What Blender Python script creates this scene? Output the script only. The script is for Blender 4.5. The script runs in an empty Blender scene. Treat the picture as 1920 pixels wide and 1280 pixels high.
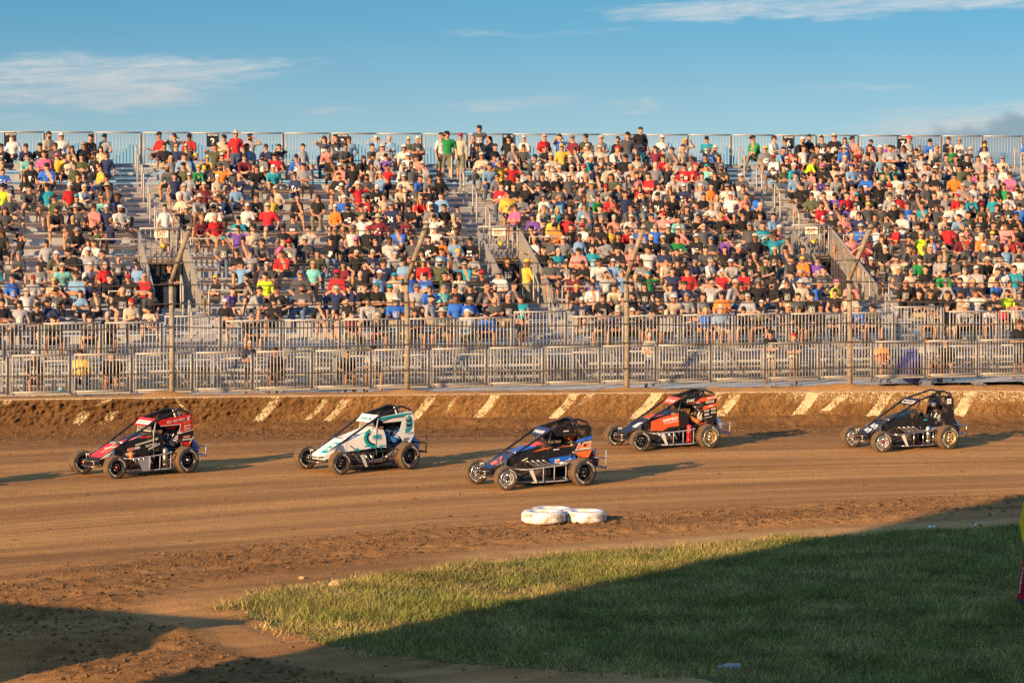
import bpy, math, random
import numpy as np
from mathutils import Matrix, Vector

# ------------------------------------------------------------------ camera, sky, sun, exposure
sc = bpy.context.scene
COL = sc.collection
CAM_H, FPX, HOR = 6.0, 5000.0, 335.0            # eye height (m), focal length and horizon row in 1920-px units
cam_d = bpy.data.cameras.new('camera')
cam_d.sensor_width = 36.0
cam_d.lens = FPX / 1920 * 36
cam_d.shift_y = -(640 - HOR) / 1920
cam_d.clip_start, cam_d.clip_end = 0.5, 6000
cam = bpy.data.objects.new('camera', cam_d)
cam.location = (0, 0, CAM_H)
cam.rotation_euler = (math.pi / 2, 0, 0)
COL.objects.link(cam)
sc.camera = cam

SUN_DIR = Vector((0.60, 0.80, 0)).normalized()   # way the shadows fall on the ground
SUN_EL = math.radians(15.8)
sun_d = bpy.data.lights.new('sun', 'SUN')
sun_d.energy = 3.7
sun_d.angle = math.radians(0.6)
sun_d.color = (1.0, 0.67, 0.36)
sun = bpy.data.objects.new('sun', sun_d)
_d = Vector((SUN_DIR.x * math.cos(SUN_EL), SUN_DIR.y * math.cos(SUN_EL), -math.sin(SUN_EL)))
sun.rotation_euler = _d.to_track_quat('-Z', 'Y').to_euler()
sun.location = (-30, -20, 30)
COL.objects.link(sun)

w = bpy.data.worlds.new('World')
sc.world = w
w.use_nodes = True
NT = w.node_tree
for n in list(NT.nodes):
    NT.nodes.remove(n)


class G:
    """tiny node-graph helper"""
    def __init__(s, nt): s.nt = nt
    def n(s, typ, **kw):
        nd = s.nt.nodes.new(typ)
        ins = kw.pop('ins', {})
        for k, v in kw.items(): setattr(nd, k, v)
        for k, v in ins.items(): s.set(nd, k, v)
        return nd
    def set(s, nd, k, v):
        sock = nd.inputs[k]
        if isinstance(v, bpy.types.NodeSocket): s.nt.links.new(v, sock)
        else:
            if sock.type == 'RGBA' and len(v) == 3: v = (*v, 1)
            sock.default_value = v
    def math(s, op, a, b=None, c=None, clamp=False):
        nd = s.n('ShaderNodeMath', operation=op, use_clamp=clamp)
        s.set(nd, 0, a)
        if b is not None: s.set(nd, 1, b)
        if c is not None: s.set(nd, 2, c)
        return nd.outputs[0]
    def mix(s, f, a, b, typ='MIX'):
        nd = s.n('ShaderNodeMix', data_type='RGBA', blend_type=typ)
        s.set(nd, 0, f); s.set(nd, 6, a); s.set(nd, 7, b)
        return nd.outputs[2]
    def ramp(s, f, lo, hi, a=0.0, b=1.0):
        nd = s.n('ShaderNodeMapRange', interpolation_type='SMOOTHSTEP')
        for i, v in enumerate((f, lo, hi, a, b)): s.set(nd, i, v)
        return nd.outputs[0]
    def noise(s, vec, scale, detail=4, rough=0.55, dist=0.0):
        nd = s.n('ShaderNodeTexNoise')
        if vec is not None: s.set(nd, 'Vector', vec)
        s.set(nd, 'Scale', scale); s.set(nd, 'Detail', detail); s.set(nd, 'Roughness', rough); s.set(nd, 'Distortion', dist)
        return nd.outputs[0]
    def xyz(s, a, b, c):
        nd = s.n('ShaderNodeCombineXYZ')
        for i, v in enumerate((a, b, c)): s.set(nd, i, v)
        return nd.outputs[0]


g = G(NT)
sky = g.n('ShaderNodeTexSky', sky_type='NISHITA', sun_disc=False, sun_elevation=SUN_EL,
          sun_rotation=math.atan2(-SUN_DIR.x, -SUN_DIR.y), altitude=200, air_density=1.0, dust_density=0.4, ozone_density=3.0)
tc = g.n('ShaderNodeTexCoord')
sep = g.n('ShaderNodeSeparateXYZ', ins={0: tc.outputs['Generated']})
dx, dy, dz = sep.outputs
el = g.math('DIVIDE', g.math('ARCSINE', dz), 0.64)
az = g.math('DIVIDE', g.math('ARCTAN2', dx, dy), 0.64)
# clear evening air: the sky opposite the sun stays blue down to the horizon
lift = g.math('ADD', g.math('MULTIPLY', g.math('MAXIMUM', dz, 0.0), 1.4), 0.16)
vup = g.n('ShaderNodeVectorMath', operation='NORMALIZE', ins={0: g.xyz(dx, dy, lift)})
g.set(sky, 'Vector', vup.outputs[0])
tint = g.mix(g.ramp(el, 0.0, 0.115), (0.42, 0.37, 0.28), (0.193, 0.325, 0.305))
tint = g.mix(g.ramp(el, 0.12, 0.9), tint, (0.95, 0.98, 0.92))
skyc = g.mix(1.0, sky.outputs[0], tint, 'MULTIPLY')
# clouds: thin wind-drawn cirrus, laid out by bearing and elevation
cv = g.xyz(g.math('MULTIPLY', az, 9.0), g.math('ADD', g.math('MULTIPLY', el, 62.0), g.math('MULTIPLY', az, -3.0)), 1.7)
n1 = g.math('ADD', g.math('MULTIPLY', g.noise(cv, 2.4, 10, 0.68, 0.9), 0.7), g.math('MULTIPLY', g.noise(g.xyz(g.math('MULTIPLY', az, 10.0), g.math('ADD', g.math('MULTIPLY', el, 190.0), g.math('MULTIPLY', az, -14.0)), 3.0), 1.6, 6, 0.65, 1.2), 0.3))
n2 = g.noise(cv, 0.55, 3, 0.5)
nw = g.noise(g.xyz(g.math('MULTIPLY', az, 14.0), g.math('MULTIPLY', el, 40.0), 7.0), 1.0, 4, 0.6)
azw = g.math('ADD', az, g.math('MULTIPLY', g.math('SUBTRACT', nw, 0.5), 0.10))
elw = g.math('ADD', el, g.math('MULTIPLY', g.math('SUBTRACT', nw, 0.5), 0.022))
def blob(a0, e0, ra, re, slope=0.0):
    da = g.math('DIVIDE', g.math('SUBTRACT', azw, a0), ra)
    e1 = g.math('SUBTRACT', g.math('SUBTRACT', elw, e0), g.math('MULTIPLY', g.math('SUBTRACT', az, a0), slope))
    de = g.math('DIVIDE', e1, re)
    r = g.math('ADD', g.math('MULTIPLY', da, da), g.math('MULTIPLY', de, de))
    return g.ramp(r, 1.0, 0.0)
blobs = [blob(-0.245, 0.055, 0.125, 0.024), blob(-0.19, 0.064, 0.09, 0.011), blob(0.20, 0.101, 0.21, 0.012, 0.03), blob(-0.018, 0.0865, 0.03, 0.003),
         blob(0.0, 0.0435, 0.055, 0.007, 0.03), blob(0.075, 0.043, 0.035, 0.007), blob(0.29, 0.034, 0.14, 0.016, 0.06), blob(0.20, 0.053, 0.06, 0.004),
         blob(-0.30, 0.028, 0.05, 0.012), blob(-0.125, 0.036, 0.04, 0.003), blob(0.02, 0.085, 0.06, 0.003)]
bsum = blobs[0]
for k, b in enumerate(blobs[1:]): bsum = g.math('MAXIMUM', bsum, b if k in (0, 1, 5) else g.math('MULTIPLY', b, 0.55))
other = g.math('MULTIPLY', g.ramp(n2, 0.52, 0.70), g.ramp(g.math('ABSOLUTE', az), 0.36, 0.55))   # cloud on the rest of the sky
bsum = g.math('MAXIMUM', bsum, other)
cl = g.ramp(g.math('ADD', n1, g.math('MULTIPLY', bsum, 0.26)), 0.50, 1.0)
cl = g.math('MULTIPLY', cl, g.math('MULTIPLY', g.ramp(bsum, 0.0, 0.8), 0.85))
cloudc = g.mix(g.ramp(el, 0.02, 0.09), (1.75, 1.62, 1.5), (1.95, 1.95, 1.9))
skyc = g.mix(cl, skyc, cloudc)
# distant blue-grey bank low on the right
bank_n = g.noise(g.xyz(g.math('MULTIPLY', az, 26.0), g.math('MULTIPLY', el, 30.0), 4.0), 1.6, 5, 0.5)
edge = g.math('ADD', g.math('MULTIPLY', g.math('SUBTRACT', az, 0.05), 0.15), g.math('MULTIPLY', g.math('SUBTRACT', bank_n, 0.5), 0.03))
bank = g.ramp(g.math('SUBTRACT', edge, el), -0.003, 0.006)
bank = g.math('MULTIPLY', bank, g.math('MULTIPLY', g.ramp(az, 0.12, 0.22), g.ramp(az, 0.9, 0.6)))
skyc = g.mix(g.math('MULTIPLY', bank, 0.72), skyc, (0.53, 0.82, 1.02))
bg = g.n('ShaderNodeBackground', ins={0: skyc, 1: 0.15})
out = g.n('ShaderNodeOutputWorld', ins={0: bg.outputs[0]})

sc.view_settings.view_transform = 'Standard'
sc.view_settings.look = 'None'
sc.view_settings.gamma = 1.0
sc.view_settings.use_curve_mapping = False
sc.view_settings.exposure = 1.38
sc.cycles.use_denoising = False
sc.cycles.max_bounces = 6
sc.cycles.transparent_max_bounces = 8

R = random.Random(7)
NP = np.random.RandomState(11)

# ------------------------------------------------------------------ helpers
def link(o, parent=None):
    COL.objects.link(o)
    if parent is not None: o.parent = parent
    return o

def tag(o, label=None, cat=None, group=None, kind=None):
    if label: o['label'] = label
    if cat: o['category'] = cat
    if group: o['group'] = group
    if kind: o['kind'] = kind
    return o

def empty(name, loc=(0, 0, 0), rz=0.0):
    o = bpy.data.objects.new(name, None)
    o.empty_display_size = 0.2
    o.location = loc
    o.rotation_euler = (0, 0, rz)
    COL.objects.link(o)
    return o

def copy_tree(o, parent=None):
    c = o.copy()
    COL.objects.link(c)
    if parent is not None: c.parent = parent
    for ch in list(o.children): copy_tree(ch, c)
    return c

def mesh_np(name, V, F, mats, mi=None, smooth=False, fcol=None):
    """mesh from numpy: V (n,3), F (m,3) or (m,4)"""
    me = bpy.data.meshes.new(name)
    V = np.asarray(V, np.float32); F = np.asarray(F, np.int32)
    k = F.shape[1]
    me.vertices.add(len(V)); me.vertices.foreach_set('co', V.ravel())
    me.loops.add(F.size); me.loops.foreach_set('vertex_index', F.ravel())
    me.polygons.add(len(F))
    me.polygons.foreach_set('loop_start', np.arange(0, F.size, k, dtype=np.int32))
    me.polygons.foreach_set('loop_total', np.full(len(F), k, np.int32))
    if mi is not None: me.polygons.foreach_set('material_index', np.asarray(mi, np.int32))
    me.polygons.foreach_set('use_smooth', np.full(len(F), smooth, bool))
    for m in (mats if isinstance(mats, (list, tuple)) else [mats]): me.materials.append(m)
    if fcol is not None:
        a = me.attributes.new('Col', 'FLOAT_COLOR', 'FACE')
        a.data.foreach_set('color', np.asarray(fcol, np.float32).ravel())
    me.update(calc_edges=True)
    me.validate()
    return me

class MB:
    """collects shapes of ONE part"""
    def __init__(s): s.v = []; s.f = []; s.m = []; s.sm = []
    def add(s, V, F, m=0, smooth=False):
        b = len(s.v)
        s.v += [tuple(p) for p in V]
        for f in F:
            s.f.append([b + i for i in f]); s.m.append(m); s.sm.append(smooth)
        return s
    def box(s, c, d, m=0, M=None):
        x, y, z = d[0] / 2, d[1] / 2, d[2] / 2
        P = [Vector((sx * x, sy * y, sz * z)) for sx in (-1, 1) for sy in (-1, 1) for sz in (-1, 1)]
        if M is not None: P = [M @ p for p in P]
        P = [p + Vector(c) for p in P]
        return s.add(P, [(0, 1, 3, 2), (4, 6, 7, 5), (0, 4, 5, 1), (2, 3, 7, 6), (0, 2, 6, 4), (1, 5, 7, 3)], m)
    def bar(s, a, b, wd, ht, m=0):
        """rectangular bar from a to b"""
        a, b = Vector(a), Vector(b); t = (b - a)
        L = t.length; t.normalize()
        up = Vector((0, 0, 1)) if abs(t.z) < 0.95 else Vector((0, 1, 0))
        sd = t.cross(up).normalized(); up = sd.cross(t)
        P = []
        for q in (a, b):
            for (i, j) in ((-1, -1), (1, -1), (1, 1), (-1, 1)): P.append(q + sd * (i * wd / 2) + up * (j * ht / 2))
        return s.add(P, [(0, 3, 2, 1), (4, 5, 6, 7), (0, 1, 5, 4), (1, 2, 6, 5), (2, 3, 7, 6), (3, 0, 4, 7)], m)
    def tube(s, pts, r, n=8, m=0, cap=True):
        pts = [Vector(p) for p in pts]
        rr = r if isinstance(r, (list, tuple)) else [r] * len(pts)
        V = []; F = []
        prev = None
        for i, p in enumerate(pts):
            t = (pts[min(i + 1, len(pts) - 1)] - pts[max(i - 1, 0)]).normalized()
            if prev is None:
                up = Vector((0, 0, 1)) if abs(t.z) < 0.9 else Vector((1, 0, 0))
                a = t.cross(up).normalized()
            else:
                a = (prev - t * prev.dot(t)).normalized()
            prev = a; b = t.cross(a)
            for k in range(n):
                th = 2 * math.pi * k / n
                V.append(p + a * (rr[i] * math.cos(th)) + b * (rr[i] * math.sin(th)))
        for i in range(len(pts) - 1):
            for k in range(n):
                F.append((i * n + k, i * n + (k + 1) % n, (i + 1) * n + (k + 1) % n, (i + 1) * n + k))
        s.add(V, F, m, True)
        if cap:
            b0 = len(s.v) - len(V)
            s.f.append([b0 + k for k in range(n)][::-1]); s.m.append(m); s.sm.append(False)
            s.f.append([b0 + (len(pts) - 1) * n + k for k in range(n)]); s.m.append(m); s.sm.append(False)
        return s
    def lathe(s, prof, axis='y', n=24, m=0, c=(0, 0, 0), smooth=True, mseg=None):
        V = []; F = []; mm = []
        for (r, h) in prof:
            for k in range(n):
                th = 2 * math.pi * k / n
                a, b = r * math.cos(th), r * math.sin(th)
                p = {'y': (a, h, b), 'z': (a, b, h), 'x': (h, a, b)}[axis]
                V.append((p[0] + c[0], p[1] + c[1], p[2] + c[2]))
        b0 = len(s.v)
        s.v += V
        for i in range(len(prof) - 1):
            for k in range(n):
                s.f.append([b0 + i * n + k, b0 + i * n + (k + 1) % n, b0 + (i + 1) * n + (k + 1) % n, b0 + (i + 1) * n + k])
                s.m.append(mseg[i] if mseg else m); s.sm.append(smooth)
        return s
    def prism(s, poly, fn, off0, off1, m=0):
        """polygon (a,b) laid on a surface: fn(a,b,off) gives 3-D points"""
        n = len(poly)
        V = [fn(a, b, off0) for a, b in poly] + [fn(a, b, off1) for a, b in poly]
        F = [list(range(n))[::-1], list(range(n, 2 * n))] + [(i, (i + 1) % n, n + (i + 1) % n, n + i) for i in range(n)]
        return s.add(V, F, m)
    def loft(s, secs, m=0, smooth=False):
        n = len(secs[0]); V = [p for q in secs for p in q]; F = []
        for i in range(len(secs) - 1):
            for k in range(n):
                F.append((i * n + k, i * n + (k + 1) % n, (i + 1) * n + (k + 1) % n, (i + 1) * n + k))
        F.append(list(range(n))[::-1]); F.append([(len(secs) - 1) * n + k for k in range(n)])
        return s.add(V, F, m, smooth)
    def mesh(s, name, mats):
        me = bpy.data.meshes.new(name)
        me.from_pydata([tuple(p) for p in s.v], [], s.f)
        me.polygons.foreach_set('material_index', s.m)
        me.polygons.foreach_set('use_smooth', s.sm)
        for m in (mats if isinstance(mats, (list, tuple)) else [mats]): me.materials.append(m)
        me.update()
        return me
    def build(s, name, mats, parent=None, loc=None):
        o = bpy.data.objects.new(name, s.mesh(name, mats))
        if loc is not None: o.location = loc
        return link(o, parent)

def spline(pts, k=5):
    P = [Vector(p) for p in pts]; P = [2 * P[0] - P[1]] + P + [2 * P[-1] - P[-2]]
    o = []
    for i in range(1, len(P) - 2):
        for j in range(k):
            t = j / k
            a, b, c, d = P[i - 1], P[i], P[i + 1], P[i + 2]
            o.append(0.5 * ((2 * b) + (c - a) * t + (2 * a - 5 * b + 4 * c - d) * t * t + (3 * b - a - 3 * c + d) * t ** 3))
    o.append(P[-2])
    return o

# value noise in numpy (for shaping ground and mud)
def vnoise(x, y, seed=0):
    x = np.asarray(x, float); y = np.asarray(y, float)
    xi = np.floor(x).astype(np.int64); yi = np.floor(y).astype(np.int64)
    def h(a, b):
        n = (a * 374761393 + b * 668265263 + seed * 974634777) & 0x7fffffff
        n = ((n ^ (n >> 13)) * 1274126177) & 0x7fffffff
        return ((n ^ (n >> 16)) & 0xffff) / 65535.0
    fx = x - xi; fy = y - yi
    fx = fx * fx * (3 - 2 * fx); fy = fy * fy * (3 - 2 * fy)
    return (h(xi, yi) * (1 - fx) + h(xi + 1, yi) * fx) * (1 - fy) + (h(xi, yi + 1) * (1 - fx) + h(xi + 1, yi + 1) * fx) * fy
def fbm(x, y, seed=0, o=4):
    s = 0; a = 0.5; t = 0
    for i in range(o):
        s = s + a * vnoise(x * 2 ** i, y * 2 ** i, seed + i * 17); t += a; a *= 0.5
    return s / t
def sstep(a, b, x):
    t = np.clip((x - a) / (b - a), 0, 1)
    return t * t * (3 - 2 * t)

# ------------------------------------------------------------------ materials
def mat(name, col, rough=0.6, metal=0.0, var=0.12, vscale=6.0, bump=0.0, bscale=40.0, coat=0.0, dirt=0.0, dirtcol=(0.20, 0.11, 0.05), spec=0.5):
    m = bpy.data.materials.new(name)
    m.use_nodes = True
    nt = m.node_tree; q = G(nt)
    p = nt.nodes['Principled BSDF']
    tcn = q.n('ShaderNodeTexCoord').outputs['Object']
    c = (*col, 1)
    if var:
        nz = q.noise(tcn, vscale, 5, 0.6)
        c = q.mix(q.ramp(nz, 0.3, 0.75), tuple(x * (1 - var) for x in col), tuple(min(1, x * (1 + var)) for x in col))
    if dirt:
        nd = q.noise(tcn, 5.0, 7, 0.7)
        nd2 = q.noise(tcn, 60.0, 3, 0.6)
        dm = q.ramp(q.math('ADD', nd, q.math('MULTIPLY', nd2, 0.35)), 0.86 - dirt * 0.45, 1.0 - dirt * 0.25)
        c = q.mix(dm, c, dirtcol)
        q.set(p, 'Roughness', q.math('ADD', q.math('MULTIPLY', dm, 0.9 - rough), rough, clamp=True))
    else:
        p.inputs['Roughness'].default_value = rough
    q.set(p, 'Base Color', c)
    p.inputs['Metallic'].default_value = metal
    p.inputs['Specular IOR Level'].default_value = spec
    if coat: p.inputs['Coat Weight'].default_value = coat; p.inputs['Coat Roughness'].default_value = 0.12
    if bump:
        b = q.n('ShaderNodeBump', ins={'Strength': bump, 'Distance': 0.02, 'Height': q.noise(tcn, bscale, 6, 0.65)})
        q.set(p, 'Normal', b.outputs[0])
    return m

M = {}
M['alu'] = mat('aluminium', (0.56, 0.56, 0.55), 0.42, 0.75, 0.15, 3.0)
M['plank'] = mat('aluminium_plank', (0.52, 0.52, 0.52), 0.42, 0.45, 0.2, 2.0, dirt=0.25, dirtcol=(0.30, 0.25, 0.19))
M['galv'] = mat('galvanised', (0.43, 0.40, 0.355), 0.55, 0.45, 0.22, 5.0, dirt=0.45, dirtcol=(0.27, 0.19, 0.11))
M['galvd'] = mat('galvanised_dark', (0.33, 0.32, 0.31), 0.55, 0.5, 0.2, 5.0)
M['steel'] = mat('steel_dark', (0.10, 0.10, 0.10), 0.5, 0.6, 0.2, 8.0)
M['black'] = mat('black_plastic', (0.02, 0.02, 0.022), 0.5, 0, 0.2)
M['blackcloth'] = mat('black_cloth', (0.016, 0.016, 0.018), 0.9, 0, 0.3, 9)
M['white'] = mat('white_paint', (0.78, 0.76, 0.72), 0.5, 0, 0.05)
M['signblack'] = mat('sign_black', (0.015, 0.015, 0.017), 0.45, 0, 0.1)
M['cream'] = mat('sign_cream', (0.80, 0.74, 0.55), 0.5, 0, 0.05)
M['signred'] = mat('sign_red', (0.62, 0.06, 0.03), 0.5, 0, 0.05)
M['wood'] = mat('weathered_wood', (0.27, 0.215, 0.15), 0.85, 0, 0.35, 7, 0.5, 30, dirt=0.3)
M['cable'] = mat('cable', (0.09, 0.075, 0.06), 0.6, 0.5, 0.1)
M['tyrewhite'] = mat('painted_tyre', (0.83, 0.80, 0.74), 0.55, 0, 0.08, 6, 0.25, 30, dirt=0.58, dirtcol=(0.36, 0.21, 0.09))
# ------------------------------------------------------------------ ground
WY = 64.9
def wall_y(X): return WY + 0.107 * X - 0.0030 * X * X
def to_ground(px, py, z=0.0):
    Y = FPX * (CAM_H - z) / (py - HOR)
    return ((px - 960) / FPX * Y, Y)

GRASS = [to_ground(*p) for p in ((405, 1132), (440, 1118), (520, 1102), (620, 1090), (700, 1080), (850, 1060), (1000, 1043), (1200, 1028), (1400, 1012), (1650, 998), (1920, 984), (2200, 972), (2600, 960))]
GRASS += [(16.0, 29.5), (3.4, 29.5)] + [to_ground(*p) for p in ((1300, 1280), (1000, 1262), (850, 1250), (700, 1234), (590, 1213), (500, 1182), (440, 1158))]
GP = np.array(GRASS)

def sd_poly(P, x, y):
    """signed distance to polygon, positive inside"""
    d = np.full(x.shape, 1e9); ins = np.zeros(x.shape, bool)
    n = len(P)
    for i in range(n):
        a, b = P[i], P[(i + 1) % n]
        ex, ey = b - a
        wx, wy = x - a[0], y - a[1]
        t = np.clip((wx * ex + wy * ey) / (ex * ex + ey * ey), 0, 1)
        d = np.minimum(d, (wx - t * ex) ** 2 + (wy - t * ey) ** 2)
        c = ((a[1] <= y) & (b[1] > y)) | ((b[1] <= y) & (a[1] > y))
        with np.errstate(divide='ignore', invalid='ignore'):
            xi = a[0] + (y - a[1]) / (b[1] - a[1]) * ex
        ins ^= c & (x < xi)
    d = np.sqrt(d)
    return np.where(ins, d, -d)

def flow(x, y):
    """across-track coordinate: constant along the way the cars run"""
    gr = np.clip(0.47 - 0.022 * (y - 48.4), 0.08, 0.53)
    return (y - gr * x + 0.006 * x * x) * 0.72

def ground_h(x, y):
    """height of the dirt; also the amount of loose lumps"""
    sd = sd_poly(GP, x, y)
    fl = flow(x, y)
    along = x + 0.3 * y
    ruts = (fbm(fl * 2.2, along * 0.10, 3, 3) - 0.5) * 0.05
    fine = (fbm(x * 7, y * 7, 9, 3) - 0.5)
    # churned band between the racing line and the grass, and along the foot of the wall
    band = sstep(-4.6, -3.0, sd) * sstep(-0.8, -1.5, sd) * (0.55 + 0.9 * fbm(x * 0.8, y * 0.8, 21, 2))
    foot = sstep(4.4, 0.8, wall_y(x) - y) * 0.9
    edge = sstep(-0.5, 0.0, sd)
    lump = np.clip(0.12 + band * 0.9 + foot + edge * 0.25, 0, 1)
    z = ruts * 1.5 * (1 - 0.6 * edge) + fine * 0.085 * lump + (fbm(x * 14, y * 14, 5, 2) - 0.5) * 0.05 * lump
    z += np.clip(band, 0, 1) * 0.05
    # little ridge of pushed-up dirt at the lower left
    (ax, ay), (bx, by) = to_ground(-260, 1268), to_ground(520, 1178)
    ex, ey = bx - ax, by - ay
    t = np.clip(((x - ax) * ex + (y - ay) * ey) / (ex * ex + ey * ey), 0, 1)
    dd = (-(x - ax) * ey + (y - ay) * ex) / math.hypot(ex, ey)
    dl = np.hypot(x - ax - t * ex, y - ay - t * ey)
    dl = dl * (1 + 0.35 * (fbm(x * 1.1, y * 1.1, 31, 3) - 0.5))
    hgt = 0.34 * (1 - 0.86 * t) * sstep(1.0, 0.9, t)
    z += hgt * np.exp(-(dl / np.where(dd > 0, 0.62, 0.40)) ** 2)
    # dip beyond it
    z -= 0.16 * np.exp(-((x + 7.0) / 2.2) ** 2 - ((y - 36.6) / 1.1) ** 2)
    # mud piled against the wall
    wd = wall_y(x) - y
    z += 0.17 * sstep(0.8, 0.0, wd) * (0.6 + 0.8 * fbm(x * 0.6, y * 0.6, 41, 2))
    z += np.where(sd > 0, 0.02 * (fbm(x * 0.9, y * 0.9, 51, 3) - 0.3) + 0.01, 0)
    return z, lump, sd

def dirt_material(name, attr=True):
    m = bpy.data.materials.new(name); m.use_nodes = True
    q = G(m.node_tree); p = m.node_tree.nodes['Principled BSDF']
    pos = q.n('ShaderNodeNewGeometry').outputs['Position']
    s = q.n('ShaderNodeSeparateXYZ', ins={0: pos})
    if attr:
        fl = q.n('ShaderNodeAttribute', attribute_name='flow').outputs['Fac']
        lump = q.n('ShaderNodeAttribute', attribute_name='lump').outputs['Fac']
    else:
        fl = s.outputs[1]; lump = 0.4
    sv = q.xyz(q.math('MULTIPLY', fl, 1.0), q.math('MULTIPLY', s.outputs[0], 0.05), 0.0)
    st = q.noise(sv, 1.5, 6, 0.65)
    st2 = q.noise(sv, 7.0, 4, 0.7)
    nz = q.noise(pos, 3.0, 8, 0.7)
    fine = q.noise(pos, 38.0, 5, 0.7)
    c = q.mix(q.ramp(st, 0.32, 0.68), (0.305, 0.144, 0.047), (0.53, 0.266, 0.089))
    c = q.mix(q.math('MULTIPLY', q.ramp(st2, 0.5, 0.75), 0.45), c, (0.20, 0.105, 0.042))
    c = q.mix(q.math('MULTIPLY', q.ramp(nz, 0.45, 0.7), q.math('ADD', q.math('MULTIPLY', lump, 0.75) if attr else 0.3, 0.06)), c, (0.135, 0.068, 0.026))
    c = q.mix(q.math('MULTIPLY', q.ramp(fine, 0.55, 0.8), 0.22), c, (0.52, 0.30, 0.125))
    mid = q.noise(pos, 9.0, 6, 0.72)
    c = q.mix(q.math('MULTIPLY', q.ramp(mid, 0.52, 0.72), q.math('ADD', q.math('MULTIPLY', lump, 0.5) if attr else 0.3, 0.22)), c, (0.16, 0.082, 0.032))
    if attr:        # damp clay thrown out to the foot of the wall, and in patches on the groove
        damp = q.n('ShaderNodeAttribute', attribute_name='damp').outputs['Fac']
        c = q.mix(q.math('MULTIPLY', damp, q.ramp(nz, 0.25, 0.55, 0.35, 0.8)), c, (0.130, 0.064, 0.025))
    # dry crust on the verge beside the grass
    if attr:
        dry = q.n('ShaderNodeAttribute', attribute_name='dry').outputs['Fac']
        c = q.mix(q.math('MULTIPLY', dry, q.ramp(nz, 0.3, 0.6)), c, (0.50, 0.29, 0.115))
    q.set(p, 'Base Color', c)
    p.inputs['Roughness'].default_value = 0.95
    p.inputs['Specular IOR Level'].default_value = 0.15
    hh = q.math('ADD', q.math('MULTIPLY', q.noise(pos, 22.0, 6, 0.7), q.math('ADD', lump, 0.25)), q.math('MULTIPLY', st2, 0.3))
    b = q.n('ShaderNodeBump', ins={'Strength': 1.0, 'Distance': 0.06, 'Height': hh})
    q.set(p, 'Normal', b.outputs[0])
    return m
M['dirt'] = dirt_material('track_dirt')
M['dirtfar'] = dirt_material('dry_ground', False)

STEP = 0.065
xs = np.arange(-16, 18, STEP); ys = np.arange(28.0, 66.6, 0.095)
gx, gy = np.meshgrid(xs, ys, indexing='ij')
gz, lump, sdg = ground_h(gx, gy)
nx, ny = gx.shape
idx = np.arange(nx * ny).reshape(nx, ny)
F = np.stack([idx[:-1, :-1], idx[1:, :-1], idx[1:, 1:], idx[:-1, 1:]], -1).reshape(-1, 4)
V = np.stack([gx, gy, gz], -1).reshape(-1, 3)
me = mesh_np('track', V, F, M['dirt'], smooth=True)
for nm, arr in (('flow', flow(gx, gy)), ('lump', lump), ('damp', np.clip(sstep(6.0, 1.0, wall_y(gx) - gy) * 0.85 + 0.45 * sstep(0.56, 0.72, fbm(flow(gx, gy) * 0.6, gx * 0.07, 33, 3)), 0, 1)), ('dry', sstep(-1.3, -0.3, sdg) * sstep(-0.2, 1.0, gx + 0.2 * gy - 7))):
    a = me.attributes.new(nm, 'FLOAT', 'POINT'); a.data.foreach_set('value', arr.astype(np.float32).ravel())
track = link(bpy.data.objects.new('track', me)); tag(track, kind='structure')

mb = MB(); S = 3000
mb.add([(-S, -S, -0.12), (S, -S, -0.12), (S, S, -0.12), (-S, S, -0.12)], [(0, 1, 2, 3)])
tag(mb.build('ground', M['dirtfar']), kind='structure')

PADZ = 0.06
# pale limestone pad the stand is built on
M['gravel'] = mat('limestone_gravel', (0.74, 0.68, 0.57), 0.95, 0, 0.12, 18, 0.15, 60)
mb = MB()
mb.add([(-40, 64.2, PADZ), (60, 89.7, PADZ), (60, 125, PADZ), (-40, 125, PADZ)], [(0, 1, 2, 3)])
tag(mb.build('gravel_pad', M['gravel']), kind='structure')

# ------------------------------------------------------------------ loose clods on the track
def clod_mesh(n, fn, rmin, rmax, seed):
    rs = np.random.RandomState(seed)
    base = np.array([(1, 0, 0), (-1, 0, 0), (0, 1, 0), (0, -1, 0), (0, 0, 1), (0, 0, -1)], float)
    tri = np.array([(0, 2, 4), (2, 1, 4), (1, 3, 4), (3, 0, 4), (2, 0, 5), (1, 2, 5), (3, 1, 5), (0, 3, 5)])
    C = fn(n, rs)
    n = len(C)
    r = rmin + (rmax - rmin) * rs.rand(n) ** 3
    P = base[None] * r[:, None, None] * (0.6 + 0.8 * rs.rand(n, 6, 1))
    P[:, :, 2] *= 0.75
    th = rs.rand(n) * 6.28
    c, s_ = np.cos(th)[:, None], np.sin(th)[:, None]
    X = P[:, :, 0] * c - P[:, :, 1] * s_; Y = P[:, :, 0] * s_ + P[:, :, 1] * c
    Q = np.stack([X, Y, P[:, :, 2]], -1) + C[:, None, :]
    return Q.reshape(-1, 3), (tri[None] + (np.arange(n) * 6)[:, None, None]).reshape(-1, 3)
def clod_pts(n, rs):
    x = rs.uniform(-12, 14, n * 5); y = rs.uniform(29.5, 64.6, n * 5)
    z, l, sd = ground_h(x, y)
    keep = (rs.rand(len(x)) < l ** 2 * (sd < -0.1)) 
    return np.stack([x, y, z + 0.004], -1)[keep][:n]
M['clod'] = mat('dirt_clod', (0.17, 0.088, 0.035), 0.95, 0, 0.4, 3, spec=0.15)
V, F = clod_mesh(17000, clod_pts, 0.006, 0.045, 5)
tag(link(bpy.data.objects.new('dirt_clods', mesh_np('dirt_clods', V, F, M['clod']))), 'loose brown dirt clods scattered over the track edge', 'dirt', kind='stuff')

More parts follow.
